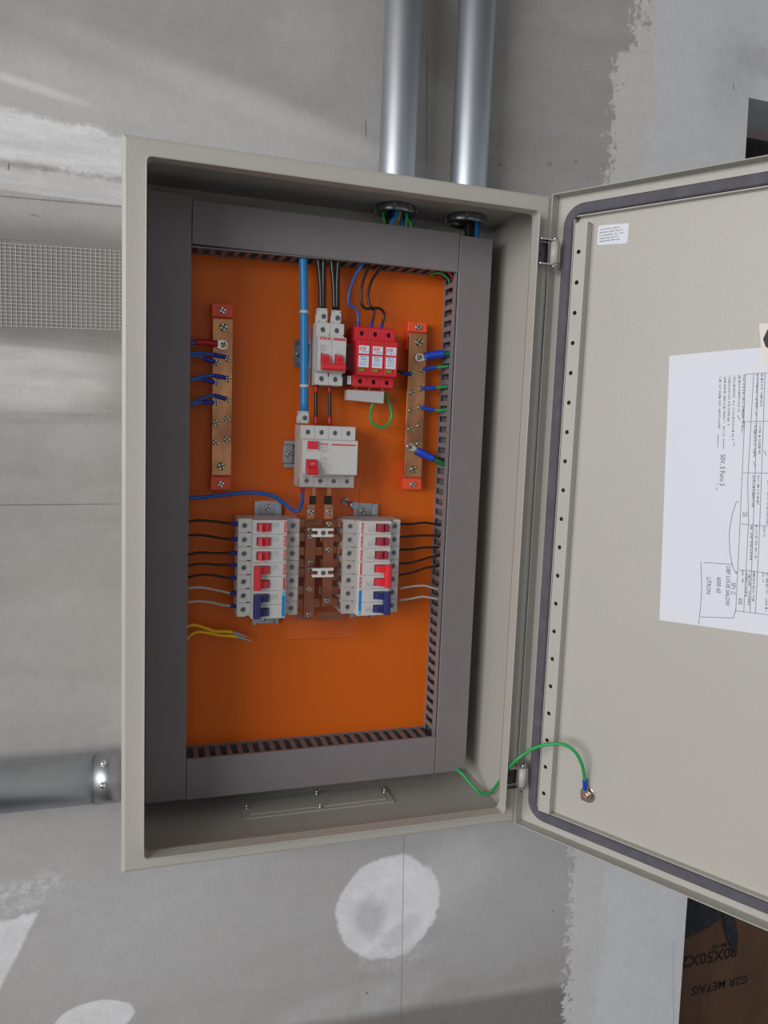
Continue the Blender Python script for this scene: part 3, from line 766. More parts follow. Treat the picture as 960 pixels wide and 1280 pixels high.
for p in range(4):
    for z in (-.031, .031): put('terminal_screw', SCR_TERM, rc, (.0095 + p*.0177, YT + .0025, z), (0, p*.7 + z*20, 0))
b = MB(); b.box(.0036, .0212, YF - .0012, YF, .0075, .0215, .0005); put('button_frame', meshof(b, M['grey_plastic']), rc)
b = MB(); b.box(.0058, .0190, YF - .0042, YF - .001, .0103, .0202, .0006); o = put('test_button', meshof(b, M['red_toggle']), rc); o['label'] = 'red rectangular test button'
b = MB(); b.profx([(-.0215, -.058), (-.0215, -.0740), (-.0195, -.0755), (-.0135, -.0735), (-.0115, -.0690), (-.0035, -.0665), (-.0030, -.058)], .0056, .0186, .0004); tg = put('toggle', meshof(b, M['red']), rc)
b = text('OFF', .0033, .02, 'CENTER'); put('toggle_print', meshof(b, M['pale_sky']), tg, (.0121, -.0694, -.0092), (-.27, 0, 0))
b = text('STECK', .0034, .05); put('brand_print', meshof(b, M['red_print']), rc, (.0230, YF - .0001, .0155))
b = MB(); b.box(.0372, .069, YF - .0001, YF, .0155, .0174); put('stripe', meshof(b, M['red_print']), rc)
b = MB()
for i, (zz, ln) in enumerate(((.0122, .011), (.0092, .012), (.0066, .010), (.0032, .002), (-.0010, .012), (-.0034, .011), (-.0062, .009), (-.0088, .014), (-.0112, .015), (-.0136, .013), (-.0162, .007))): scribble(b, .0232, YF, zz, ln, .0014, 30 + i, .00022)
for p in range(4): scribble(b, .005 + p*.0177, YT, -.0258, .010, .0012, 60 + p, .0002)
put('spec_print', meshof(b, M['faint_print']), rc)

# surge arresters
HOLE = MB(); HOLE.lathe([(0, 0), (.0033, 0), (.0033, .0003), (0, .0003)], Matrix.Rotation(PI/2, 4, 'X'), 16); HOLE = meshof(HOLE, M['dark_hole'], 'terminal_hole')
b = MB(); b.profx([(-.0382, YB), (-.0382, YT + .001), (-.0372, YT), (.0373, YT), (.0383, YT + .001), (.0383, YB)], .0002, .0178, .0004)
c = MB()
for z in (-.031, .0295): c.cyl((.0095, YT - .01, z), (.0095, YT + .005, z), .0032, 16)
SP_H = meshof(boolean(b, c), M['red'], 'surge_housing')
b = MB(); b.profx([(-.0242, YT - .0003), (-.0242, YF + .0008), (-.0234, YF), (.0197, YF), (.0205, YF + .0008), (.0205, YT - .0003)], .0003, .0177, .0005)
c = MB(); c.box(.0022, .0136, YF - .01, YF + .0015, -.0194, -.0154); SP_C = meshof(boolean(b, c), M['red'], 'cartridge')
b = MB(); b.box(.003, .0105, YF - .0004, YF + .0014, -.0190, -.0158); SP_G = meshof(b, M['green_window'], 'status_window')
b = MB(); b.box(.0024, .0158, YF - .0002, YF + .0002, .0030, .0130); SP_L1 = meshof(b, M['paper'], 'upper_label')
b = MB(); b.box(.0022, .0156, YF - .0002, YF + .0002, -.0139, .0006); SP_L2 = meshof(b, M['paper'], 'lower_label')
b = MB(); b.mesh(text('(CE', .0052, .03).bm and TXT[('(CE', .03, 'LEFT')], Matrix.Translation((.0034, YF - .0003, .0076)) @ Matrix.Rotation(PI/2, 4, 'X') @ Matrix.Diagonal((.0052, .0052, 1, 1))); SP_P1 = meshof(b, M['red_print'], 'logo_print')
b = MB(); scribble(b, .0062, YF - .0003, .0046, .0092, .0018, 77, .0003)
for i in range(4): scribble(b, .0042 - (i == 3)*.001, YF - .0003, -.0018 - i*.0031, .009, .0017, 80 + i, .00025)
SP_P2 = meshof(b, M['sky_print'], 'blue_print')
for i, nm in enumerate(('red surge arrester nearest the grey main breaker, left of three', 'red surge arrester in the middle of the three', 'red surge arrester nearest the copper earth bar, right of three')):
    t = thing('surge_arrester', nm, 'surge arrester', (.2775 + i*.018, PY, .6018), 'red surge arresters', True)
    for nme, me in (('housing', SP_H), ('cartridge', SP_C), ('status_window', SP_G), ('upper_label', SP_L1), ('lower_label', SP_L2), ('logo_print', SP_P1), ('blue_print', SP_P2)): put(nme, me, t)
    for z in (-.031, .0295): put('terminal_hole', HOLE, t, (.0095, YT + .0048, z)); put('terminal_screw', SCR_DARK, t, (.0095, YT + .0046, z), (0, i, 0))
# white stub with a small label between the breaker and the arresters
t = thing('rail_end_clamp', 'small dark rail end clamp with a white label between main breaker and surge arresters', 'clamp', (.270, PY, .572))
b = MB(); b.box(.2640, .2770, PY - .040, PY - .0076, .5655, .5775, .0005); obj('body', b, M['brown_wire'], t)
b = MB(); b.box(.2715, .2768, PY - .0405, PY - .0398, .5665, .5775); obj('label_plate', b, M['paper'], t)
# comb busbar under the surge arresters
t = thing('comb_busbar', 'light grey plastic comb busbar under the red surge arresters', 'busbar', (.300, PY - .03, .552))
p0, p1, p2, p3 = at(434.5, 487, .112), at(480.5, 489.5, .112), at(479.5, 504.5, .112), at(434, 500, .112)
b = MB(); b.prism([(p0.x, p0.z), (p1.x, p1.z), (p2.x, p2.z), (p3.x, p3.z)], .112, .127, None, .0004); obj('casing', b, M['comb_grey'], t)
b = MB()
for i in range(3): b.box(.2840 + i*.018, .2865 + i*.018, .117, .1185, .553, .5655)
obj('prongs', b, M['copper'], t)

# ------------------------------------------------------------------ copper bars with screws
def terminal_bar(label, px_top, px_bot, ins_top, ins_bot, bigs, smalls, lugs, name='terminal_bar', group='copper terminal bars'):
    """ends given on the photograph at the bar's front plane"""
    YBAR = .130
    a, b_ = at(*px_top[0], YBAR), at(*px_top[1], YBAR); c, d_ = at(*px_bot[0], YBAR), at(*px_bot[1], YBAR)
    t = thing(name, label, 'busbar', ((a.x+b_.x)/2, PY, (a.z+c.z)/2), group)
    b = MB(); b.prism([(a.x, a.z), (b_.x, (a.z + b_.z)/2), (d_.x, (c.z + d_.z)/2), (c.x, c.z)], YBAR, YBAR + .005, None, .0004); obj('copper_bar', b, M['copper'], t)
    for k, (u, v) in enumerate((ins_top, ins_bot)):
        p = at(*u, YBAR); q = at(*v, YBAR); zlo, zhi = q.z, p.z
        b = MB()
        b.box(p.x, q.x, YBAR + .001, PY - .0004, zlo, zhi, .0006)
        ext = .024
        if k == 0: b.box(p.x + .0005, q.x - .0005, YBAR + .0055, PY - .0004, zlo - ext, zlo)
        else: b.box(p.x + .0005, q.x - .0005, YBAR + .0055, PY - .0004, zhi, zhi + ext)
        o = obj('insulator', b, M['insulator'], t)
        screw(t, SCR_ZN, ((p.x+q.x)/2 + .0005, YBAR + .001, (zlo+zhi)/2 - .0005), 'insulator_screw')
    for i, (u, v) in enumerate(bigs): screw(t, SCR_BIG, at(u, v, YBAR), 'bar_screw', i * .8)
    for i, (u, v) in enumerate(smalls): screw(t, SCR_MID, at(u, v, YBAR) - Vector((0, .0017 if i in lugs else 0, 0)), 'bar_screw', i * 1.3)
    return t
n1 = lambda x, y: (230 + x/4.57, 360 + y/4.57)
g1 = lambda x, y: (480 + x/4.92, 380 + y/4.92)
terminal_bar('copper neutral bar with blue wires on the left of the orange plate', ((266, 398), (291.5, 398)), ((264.5, 594), (289, 594)), ((265, 378), (291, 397)), ((263.5, 596), (288, 613)),
             [n1(225, 225), n1(213, 1018)], [n1(225, 325)] + [n1(*p) for p in ((250, 405), (250, 520), (248, 637), (246, 748), (245, 862), (190, 425), (187, 540), (183, 655), (183, 770), (180, 883))], (0,))
terminal_bar('copper earth bar with green wires on the right of the orange plate', ((511.5, 416), (534, 417)), ((505, 596), (527, 598)), ((511, 401), (534, 416)), ((504.5, 598), (527, 612)),
             [g1(215, 235), g1(180, 1017)], [g1(215, 328)] + [g1(*p) for p in ((235, 405), (228, 522), (222, 637), (217, 750), (212, 860), (173, 428), (170, 543), (165, 655), (160, 770), (155, 878))], (0, 10))

# distribution bars between the stacks
c1 = lambda x, y: (365 + x/6.4, 600 + y/6.4)
bus = thing('distribution_busbar', 'copper distribution bars with cross links between the two breaker stacks', 'busbar', (.243, PY, .33))
YD = .116
def bar(name, x0, y0, x1, y1, Y, th, m='copper_dull'):
    a = at(*c1(x0, y0), Y); c = at(*c1(x1, y1), Y); b = MB(); b.box(a.x, c.x, Y, Y + th, c.z, a.z, .0003); return obj(name, b, M[m], bus)
bar('phase_bar', 112, 330, 172, 1105, YD, .003); bar('phase_bar', 258, 330, 318, 1010, YD, .003)
for x0, x1 in ((118, 180), (258, 328)): bar('feed_pad', x0, 195, x1, 312, YD - .004, .003, 'copper')
for x0, x1 in ((160, 188), (280, 312)):
    bar('feed_tail', x0, 60, x1, 132, .122, .003, 'copper')
    a = at(*c1(x0 - 15, 128), .119); c = at(*c1(x1 + 5, 200), .119); b = MB(); b.box(a.x, c.x, .1185, .1245, c.z, a.z, .0006); obj('feed_bend', b, M['dark_hole'], bus)
links_l = [(345, 240), (570, 240), (455, 172), (665, 172), (740, 240), (880, 172), (985, 220), (1085, 172)]
for yc, xe in links_l: bar('cross_link', 36, yc - 33, xe, yc + 33, YD + .0032, .002)
links_r = [(465, 230, 428), (665, 226, 426), (880, 220, 424), (1085, 213, 420), (350, 318, 425), (560, 318, 425), (770, 318, 422), (975, 300, 420)]
for yc, xs, xe in links_r: bar('cross_link', xs, yc - 32, xe, yc + 32, YD + .0032, .002)
for yc, xs in ((350, 372), (560, 368), (770, 360), (978, 354)): bar('link_tab', xs, yc - 30, xs + 22, yc + 30, YD - .001, .0032, 'copper')
for x, y in ((177, 460), (177, 665), (168, 870), (162, 1080)): bar('link_edge', x - 3, y - 30, x + 4, y + 30, YD - .0005, .003, 'copper')
for x, y in ((232, 460), (228, 668), (220, 880), (213, 1085), (322, 350), (322, 555), (310, 962)): bar('link_edge', x - 3, y - 30, x + 4, y + 30, YD - .0002, .003, 'copper')
for i, (x, y) in enumerate(((148, 250), (298, 252), (295, 348), (142, 402), (140, 450), (290, 555), (142, 660), (140, 716), (137, 872), (275, 964), (133, 1075))):
    p = at(*c1(x, y), YD - (.004 if y < 300 else 0)); screw(bus, SCR_ZN if y < 300 else SCR_BAR, p, 'bar_screw', i)
# bar supports stand on the plate
for yy in (420, 740):
    for x0, x1 in ((118, 168), (264, 314)):
        a = at(*c1(x0, yy), YD + .006); c = at(*c1(x1, yy + 36), YD + .006); b = MB(); b.box(a.x, c.x, YD + .003, PY - .0004, c.z, a.z); obj('support', b, M['white_plastic'], bus)
# clear cover
t = thing('acrylic_cover', 'clear acrylic cover sheet over the copper distribution bars', 'cover', (.242, .098, .3442))
p = [at(360, 596, .096), at(450.5, 594, .096), at(443, 797, .096), at(359.5, 800, .096)]
b = MB(); b.prism([(.2155, p[0].z - .016), (.2865, p[1].z - .016)] + [(p[2].x - .006, p[2].z), (.2145, p[3].z)], .0965, .0985) if False else b.prism([(q.x, q.z) for q in p], .0965, .0985)
obj('sheet', b, M['acrylic'], t)
# white clips on the cover
for yy, nm in ((422, 'white plastic H-shaped clip over the copper bars, upper of two'), (742, 'white plastic H-shaped clip over the copper bars, lower of two')):
    a = at(*c1(165, yy - 34), .091); c = at(*c1(332, yy + 34), .091); xm = (a.x+c.x)/2; zm = (a.z+c.z)/2; hx = (c.x-a.x)/2; hz = (a.z-c.z)/2
    t = thing('bar_clip', nm, 'clip', (xm, .0965, zm), 'white bar clips')
    k = .42
    pts = [(-hx, hz), (hx, hz), (hx, hz*k), (hx*.45, hz*k), (hx*.45, -hz*k), (hx, -hz*k), (hx, -hz), (-hx, -hz), (-hx, -hz*k), (-hx*.45, -hz*k), (-hx*.45, hz*k), (-hx, hz*k)]
    b = MB(); b.prism([(xm + x, zm + z) for x, z in pts], .0905, .0964, None, .0004); obj('clip_body', b, M['white_plastic'], t)
    screw(t, SCR_TERM, (xm, .0905, zm), 'clip_screw')
# threaded stud with nuts at the cover's corner
s0, s1 = at(431, 626.5, .146), at(443.5, 633, .095)
t = thing('threaded_stud', 'zinc threaded stud with nuts above the right breaker stack', 'stud', (s0.x, PY, s0.z))
b = MB(); b.cyl((s0.x, .088, s0.z), (s0.x, PY, s0.z), .0028, 12); obj('rod', b, M['zinc'], t)
for y0, y1, r in ((.140, .146, .0052), (.092, .0965, .0056), (.0986, .103, .0052)):
    b = MB(); b.cyl((s0.x, y0, s0.z), (s0.x, y1, s0.z), r, 6, None, .0004); obj('hex_nut', b, M['zinc'], t)

# ------------------------------------------------------------------ wires
def wire(label, pts, r, m, ends=(), group=None, name='wire', cat='wire', n=8, sub=6):
    """pts: (px, py, Y) or world vectors; ends: (which, length, radius, material, name)"""
    P = [at(*p) if not isinstance(p, Vector) else p for p in pts]
    b = MB(); b.tube(P, r, n, sub)
    o = obj(name, b, M[m], None, P[0]); tag(o, label, cat, group)
    C = spline(P, 10)
    for which, ln, rr, mm, nm in ends:
        Q_ = C if which == 0 else C[::-1]
        acc = 0; seg = [Q_[0]]
        for i in range(1, len(Q_)):
            acc += (Q_[i] - Q_[i-1]).length; seg.append(Q_[i])
            if acc > ln: break
        d = (seg[-1] - seg[0]).normalized()
        b = MB(); b.tube([seg[0] - d*.001] + seg[1:], rr, 10, 1, True, True); obj(nm, b, M[mm], o)
    return o
WZ = .122
# left stack
x_in = .1395
LS = [(651, 656), (667.5, 672.5), (691.5, 690.5), (706, 706.5), (722, 722)]
cx = lambda u, v: (230 + u/4.8, 620 + v/4.8)
def cwire(label, pts, r, m, ends, group, Y=WZ): return wire(label, [(*cx(*p[:2]), p[2] if len(p) > 2 else Y) for p in pts], r, m, ends, group)
fer = [(1, .008, .0026, 'blue_ferrule', 'ferrule')]
L5 = [([(20, 155), (90, 147), (180, 152), (260, 163), (325, 167)], 'black_wire'), ([(20, 236), (100, 234), (190, 248), (260, 258), (325, 258)], 'black_wire'), ([(20, 354), (90, 340), (190, 343), (260, 342), (322, 342)], 'black_wire'),
      ([(20, 418), (100, 406), (190, 412), (260, 413), (322, 414)], 'brown_wire'), ([(20, 490), (90, 473), (180, 476), (250, 489), (320, 491)], 'brown_wire'), ([(20, 553), (100, 548), (200, 566), (270, 581), (318, 580)], 'white_wire'), ([(20, 638), (90, 632), (170, 640), (240, 656), (316, 662)], 'white_wire')]
ordn = ['first', 'second', 'third', 'fourth', 'fifth', 'sixth', 'seventh']
for i, (pts, m) in enumerate(L5):
    nm = {'black_wire': 'black', 'brown_wire': 'black brown', 'white_wire': 'white'}[m]
    cwire('thin %s wire, %s from the top, from left duct into left breaker stack' % (nm, ordn[i]), pts, .0016 if i < 5 else .0015, m, fer, 'wires into the left stack')
dx = lambda u, v: (380 + u/4.8, 620 + v/4.8)
R5 = [([(572, 168), (650, 168), (710, 160), (770, 166), (850, 182)], 'black_wire'), ([(572, 248), (650, 240), (720, 236), (780, 238), (850, 250)], 'brown_wire'), ([(572, 322), (650, 320), (710, 310), (780, 308), (850, 310)], 'black_wire'),
      ([(572, 406), (640, 400), (700, 385), (760, 366), (850, 352)], 'brown_wire'), ([(572, 474), (640, 462), (700, 442), (755, 426), (850, 418)], 'brown_wire'), ([(572, 556), (650, 542), (720, 538), (770, 550), (850, 575)], 'white_wire'), ([(572, 626), (640, 617), (700, 605), (750, 608), (850, 630)], 'white_wire')]
for i, (pts, m) in enumerate(R5):
    nm = {'black_wire': 'black', 'brown_wire': 'black brown', 'white_wire': 'white'}[m]
    wire('thin %s wire, %s from the top, from right breaker stack to right duct' % (nm, ordn[i]), [(*dx(*p), WZ) for p in pts], .0016 if i < 5 else .0015, m, (), 'wires into the right stack')
# yellow spares
tip = [(1, .009, .0022, 'grey_crimp', 'crimp_sleeve')]
ey = lambda u, v: (230 + u/9.6, 765 + v/9.6)
for nm, pts in (('upper', [(30, 185), (70, 160), (150, 160), (260, 195), (380, 232), (500, 232), (590, 245), (660, 265)]), ('lower', [(30, 330), (80, 275), (170, 240), (280, 250), (420, 280), (560, 288), (650, 300), (715, 318)])):
    o = wire('loose yellow wire with bare crimped end below the left stack, %s of two' % nm, [(*ey(*p), .128) for p in pts], .0021, 'yellow_wire', tip, 'loose yellow wires')
    e = at(*ey(*pts[-1]), .128); f_ = at(*ey(pts[-1][0] + 100, pts[-1][1] + (38 if nm == 'lower' else 32)), .128)
    b = MB(); b.tube([e, (e+f_)/2, f_], lambda t: .0013 - .0007*t, 8, 4); obj('bare_tip', b, M['nickel'], o)
# neutral bar wires
nb = lambda x, y, Y=.126: (*n1(x, y), Y)
pairs = [((45, 372), (110, 372), (170, 380), (235, 395)), ((45, 385), (90, 392), (130, 408), (175, 422)), ((45, 520), (100, 505), (165, 500), (235, 512)), ((45, 525), (90, 520), (130, 528), (172, 538)), ((45, 658), (100, 630), (165, 614), (235, 632)), ((45, 665), (90, 655), (120, 652), (168, 655))]
nms = ['upper wire of the top pair', 'lower wire of the top pair', 'upper wire of the middle pair', 'lower wire of the middle pair', 'upper wire of the bottom pair', 'lower wire of the bottom pair']
for i, pts in enumerate(pairs):
    Ys = (.122, .125, .127, .129)
    wire('blue neutral wire on the left copper bar, ' + nms[i], [nb(pts[0][0]-25, pts[0][1]+4, .122)] + [nb(*p, y) for p, y in zip(pts, Ys)], .0019, 'blue_wire', [(1, .013, .0027, 'blue_ferrule', 'ferrule')], 'blue neutral wires')
def lug(o, tipc, d, wide, ln):
    """ring terminal lying on a bar: tongue mesh"""
    d = d.normalized(); u = Vector((-d.z, 0, d.x)); c = Vector(tipc)
    prof = []
    pts = [c + (u*math.cos(a) - d*math.sin(a))*wide for a in [PI*k/10 for k in range(11)]] + [c - u*wide*.9 + d*wide*.5, c - u*wide*.45 + d*ln, c + u*wide*.45 + d*ln, c + u*wide*.9 + d*wide*.5]
    b = MB(); b.prism([(p.x, p.z) for p in pts], c.y - .0016, c.y - .0002, None, .0003); l = obj('ring_tongue', b, M['nickel'], o)
    return l
o = wire('blue wire with red crimp lug at the top of the left copper bar', [nb(15, 312, .122), nb(60, 312, .122), nb(110, 310, .124), nb(185, 318, .1275)], .0028, 'blue_wire', [(1, .026, .0042, 'red_ferrule', 'crimp_sleeve')])
lug(o, at(*n1(222, 325), .1295), Vector((-1, 0, .05)), .0062, .012)
# earth bar wires
gb = lambda x, y, Y=.127: (*g1(x, y), Y)
for i, pts in enumerate([((245, 402), (300, 392), (345, 388), (400, 382)), ((240, 520), (300, 516), (345, 512), (400, 505)), ((232, 636), (290, 648), (340, 654), (400, 648))]):
    wire('green earth wire with blue ferrule into the right duct, %s of three' % ('upper', 'middle', 'lower')[i], [gb(*p, y) for p, y in zip(pts, (.1285, .126, .123, .121))], .0019, 'green_wire', [(0, .017, .0028, 'blue_lug', 'ferrule')], 'green earth wires')
wire('green wire with blue ferrule from behind surge arresters to the earth bar', [gb(60, 405, .140), gb(85, 412, .137), gb(120, 425, .130), gb(162, 430, .1285)], .0019, 'green_dark', [(1, .012, .0027, 'blue_ferrule', 'ferrule')])
o = wire('thick green cable with big blue crimp lug at the top of the earth bar', [gb(262, 322, .1275), gb(320, 310, .124), gb(375, 306, .120), gb(430, 306, .118)], .0040, 'green_dark', [(0, .023, .0056, 'blue_lug', 'crimp_sleeve')])
lug(o, at(*g1(213, 329), .1295), Vector((1, 0, .05)), .0058, .0135)
o = wire('thick green cable with blue crimp lug slanting from the low end of the earth bar', [gb(208, 905, .1275), gb(260, 930, .124), gb(310, 955, .121), gb(365, 985, .118), gb(385, 992, .118)], .0036, 'green_dark', [(0, .023, .0052, 'blue_lug', 'crimp_sleeve')])
lug(o, at(*g1(157, 878), .1295), Vector((1, 0, -.45)), .0052, .0125)
# green jumper under the arresters
hx_ = lambda x, y, Y=.125: (350 + x/4.571, 480 + y/4.571, Y)
wire('looped green jumper wire hanging under the comb busbar', [hx_(538, 90, .122), hx_(524, 130, .122), hx_(516, 180), hx_(530, 225), hx_(575, 248), hx_(620, 228), hx_(638, 180), hx_(630, 130), hx_(612, 85, .124), hx_(600, 50, .126)], .0019, 'green_wire', ())
# thick blue feeder on the left
ax = lambda x, y, Y=.118: (360 + x/4.8, 320 + y/4.8, Y)
o = wire('thick blue cable with two pale bands down to the residual current breaker', [ax(88, -25, .116), ax(92, 60, .118), ax(96, 300), ax(97, 600), ax(97, 940)], .0054, 'blue_cable', (), None, 'cable', 'cable', 12)
for y in (328, 772):
    p = at(*ax(96.5, y)); q = at(*ax(96.5, y + 16)); b = MB(); b.cyl(p, q, .0056, 14); obj('band', b, M['band'], o)
def connector(label, cxp, cyp, wpx, hpx, Y, n_):
    p = at(cxp, cyp, Y); k = 1.03e-3; t = thing('terminal_connector', label, 'connector', (p.x, Y + .012, p.z - hpx*k/2), 'white cable connectors')
    b = MB(); b.box(p.x - wpx*k/2, p.x + wpx*k/2, Y, Y + .013, p.z - hpx*k/2, p.z + hpx*k/2, .0008); b.box(p.x - wpx*k/2 - .001, p.x + wpx*k/2 + .001, Y + .004, Y + .0128, p.z - hpx*k/2, p.z + hpx*k*.1, .0006)
    obj('block', b, M['grey_plastic'], t)
    screw(t, SCR_TERM, (p.x + .001, Y, p.z - .001), 'clamp_screw')
    b = MB()
    for sx in (-1, 1):
        for sz in (-1, 1): b.cyl((p.x + sx*wpx*k*.38, Y - .0002, p.z + sz*hpx*k*.36), (p.x + sx*wpx*k*.38, Y + .0002, p.z + sz*hpx*k*.36), .0007, 8)
    obj('pin_holes', b, M['dark_hole'], t)
connector('white connector block where the thick blue cable meets the residual current breaker', 380, 521.5, 13, 15, .108, 1)
connector('white connector block on the left black cable above the main breaker', 403.5, 394.5, 12.5, 18, .106, 1)
connector('white connector block on the right black cable above the main breaker', 421, 396.5, 11.5, 17, .106, 1)
for i, (nm, x0, x1, x2) in enumerate((('left cable of the left pair', 182, 196, 198), ('right cable of the left pair', 212, 213, 212), ('left cable of the right pair', 262, 275, 280), ('right cable of the right pair', 300, 296, 295))):
    wire('thick black cable above the main breaker, ' + nm, [ax(x0, -10, .116), ax(x0 + 1, 40, .116), ax(x1, 170, .116), ax(x2, 325, .115)], .0033, 'black_wire', (), 'thick black feeder cables', 'cable', 'cable', 10)
# surge arrester leads
wire('blue wire with a kink from the top duct to the left surge arrester', [ax(470, 25, .118), ax(440, 62, .118), ax(398, 130, .118), ax(372, 205, .118), ax(362, 270, .118), ax(378, 300, .118), ax(402, 308, .118), ax(418, 340, .118), ax(422, 385, .118), ax(422, 425, .118)], .0018, 'blue_wire', [(1, .006, .0024, 'blue_ferrule', 'ferrule')])
wire('black wire with a kink from the top duct to the middle surge arrester', [ax(500, 45, .118), ax(472, 95, .118), ax(446, 170, .118), ax(438, 240, .118), ax(445, 295, .118), ax(470, 316, .118), ax(500, 314, .118), ax(517, 335, .118), ax(510, 380, .118), ax(495, 430, .118)], .0018, 'black_wire', [(1, .006, .0024, 'blue_ferrule', 'ferrule')])
wire('black wire with a kink from the top duct to the right surge arrester', [ax(580, 45, .118), ax(545, 85, .118), ax(505, 145, .118), ax(483, 215, .118), ax(484, 275, .117), ax(505, 310, .115), ax(548, 314, .116), ax(576, 340, .117), ax(572, 385, .118), ax(556, 440, .118)], .0018, 'black_wire', [(1, .006, .0024, 'blue_ferrule', 'ferrule')])
for x, nm in ((168, 'left'), (250, 'right')):
    wire('short black jumper with red ferrules below the main breaker, %s of two' % nm, [ax(x, 780), ax(x, 860), ax(x, 940), ax(x, 1010)], .0023, 'black_wire', [(0, .008, .0029, 'red_ferrule', 'ferrule'), (1, .009, .0029, 'red_ferrule', 'ferrule')], 'short black jumpers')
wire('blue wire with red ferrule curving from residual current breaker to left duct', [hx_(128, 585, .118), hx_(128, 625, .118), hx_(125, 680, .12), hx_(100, 725), hx_(60, 712)] + [(*n1(x, y), .124) for x, y in ((570, 1228), (500, 1185), (380, 1168), (260, 1178), (140, 1192), (40, 1200), (10, 1202))], .0026, 'blue_wire', [(0, .008, .0031, 'red_ferrule', 'ferrule')])
# stray wires where the top and right ducts meet
kx = lambda u, v, Y: (540 + u/16, 325 + v/16, Y)
wire('green wire bending into the top of the right duct', [kx(-40, 300, .135), kx(60, 265, .125), kx(160, 265, .120), kx(250, 310, .119), kx(320, 370, .121), kx(345, 460, .124)], .0013, 'green_wire', ())
wire('red wire bending into the top of the right duct', [kx(290, 215, .112), kx(330, 250, .112), kx(370, 290, .113), kx(400, 340, .115), kx(420, 420, .120)], .0016, 'red_wire', ())
wire('pinkish red wire at the corner of the orange plate by the right duct', [kx(60, 320, .138), kx(150, 330, .134), kx(210, 365, .133), kx(250, 400, .134)], .0013, 'red_wire', ())
for k, (m, nm, x) in enumerate((('green_wire', 'green', .4245), ('green_dark', 'dark green', .4285), ('red_wire', 'red', .4330))):
    wire('long %s wire running down inside the right duct behind its slots' % nm, [Vector((x, .128 + .003*k, .70)), Vector((x + .003, .125, .56)), Vector((x - .002, .129, .42)), Vector((x + .003, .126, .30)), Vector((x, .128, .12))], .0016, m, (), 'wires inside the right duct')
inside = [('right', Vector((.4410, .130, .74)), Vector((.4430, .126, .4)), Vector((.4410, .131, .06))), ('right', Vector((.4500, .126, .74)), Vector((.4480, .130, .4)), Vector((.4500, .127, .06))),
          ('top', Vector((.09, .130, .7335)), Vector((.25, .127, .7350)), Vector((.40, .130, .7335))), ('top', Vector((.09, .122, .7440)), Vector((.25, .126, .7425)), Vector((.40, .122, .7440))),
          ('bottom', Vector((.09, .131, .0700)), Vector((.25, .127, .0690)), Vector((.40, .130, .0700))), ('bottom', Vector((.09, .124, .0600)), Vector((.25, .128, .0590)), Vector((.40, .124, .0600)))]
for k, (nm, *pts) in enumerate(inside):  # black cables added so the duct slots look dark
    wire('black cable added inside the %s duct to darken its slots, %s' % (nm, ('nearer the plate edge', 'farther from the plate edge')[k % 2]), pts, .0042, 'black_wire', (), 'black cables added inside the ducts', 'cable', 'cable', 10)
# door bonding wire
mk = lambda u, v: (560 + u/4, 880 + v/4)
sx, sz = .0942, .0664
P = [at(*mk(20, 315), .118), at(*mk(60, 338), .10), at(*mk(120, 405), .085), at(*mk(165, 447), .070), at(*mk(205, 445), .052), at(*mk(245, 405), .030), at(*mk(285, 345), .004)]
def dpt(u, v, off):           # point at a height off the door's inside face
    d = ray(u, v); nrm = dn; o = A0 + dn * (off - DEP); t = (o - CAM).dot(nrm) / d.dot(nrm); return CAM + d * t
P += [dpt(*mk(330, 292), .050), dpt(*mk(385, 247), .046), dpt(*mk(450, 213), .042), dpt(*mk(530, 199), .036), dpt(*mk(590, 207), .030), dpt(*mk(640, 245), .024), dpt(*mk(672, 310), .016), dpt(*mk(683, 380), .008), dpt(*mk(685, 422), .005)]
o = wire('green bonding wire looping from the enclosure to the stud on the door', P, .0021, 'green_wire', [(1, .012, .0029, 'blue_lug', 'crimp_sleeve')], None, 'wire', 'wire', 10)
b = MB(); b.cyl((sx, DEP - .0052, sz), (sx, DEP - .0041, sz), .0066, 18); b.box(sx - .002, sx + .002, DEP - .0052, DEP - .0041, sz + .004, sz + .013); obj('ring_tongue', b.xf(MD), M['nickel'], o)

# ------------------------------------------------------------------ conduits
def conduit(label, x, y, r):
    t = thing('conduit', label, 'conduit', (x, y, H), 'galvanised conduits above the enclosure')
    b = MB(); b.lathe([(r, H + .0004), (r, CEIL), (r - .0025, CEIL), (r - .0025, H - .006), (r - .0028, H - .007), (r - .0030, H - .006), (r - .003, H + .0004), (r, H + .0004)], Matrix.Translation((x, y, 0)), 40); obj('pipe', b, M['galvanised'], t)
    b = MB(); nr = r + .0022
    b.lathe([(r - .0035, H - T), (nr, H - T - .0005), (nr, H - T - .0095), (nr - .001, H - T - .0105), (r - .0035, H - T - .0105), (r - .0035, H - T)], Matrix.Translation((x, y, 0)), 40)
    for k in range(8):
        a = 2*PI*k/8 + .4; c = MB(); c.box(nr - .001, nr + .0016, -.002, .002, H - T - .0098, H - T - .0012, .0004); c.xf(Matrix.Translation((x, y, 0)) @ Matrix.Rotation(a, 4, 'Z')); me = meshof(c, None); b.mesh(me); bpy.data.meshes.remove(me)
    obj('locknut', b, M['zinc'], t)
conduit('galvanised steel conduit entering the enclosure top, the left of two upright ones', *NUT[0])
conduit('galvanised steel conduit entering the enclosure top, the right of two upright ones', *NUT[1])
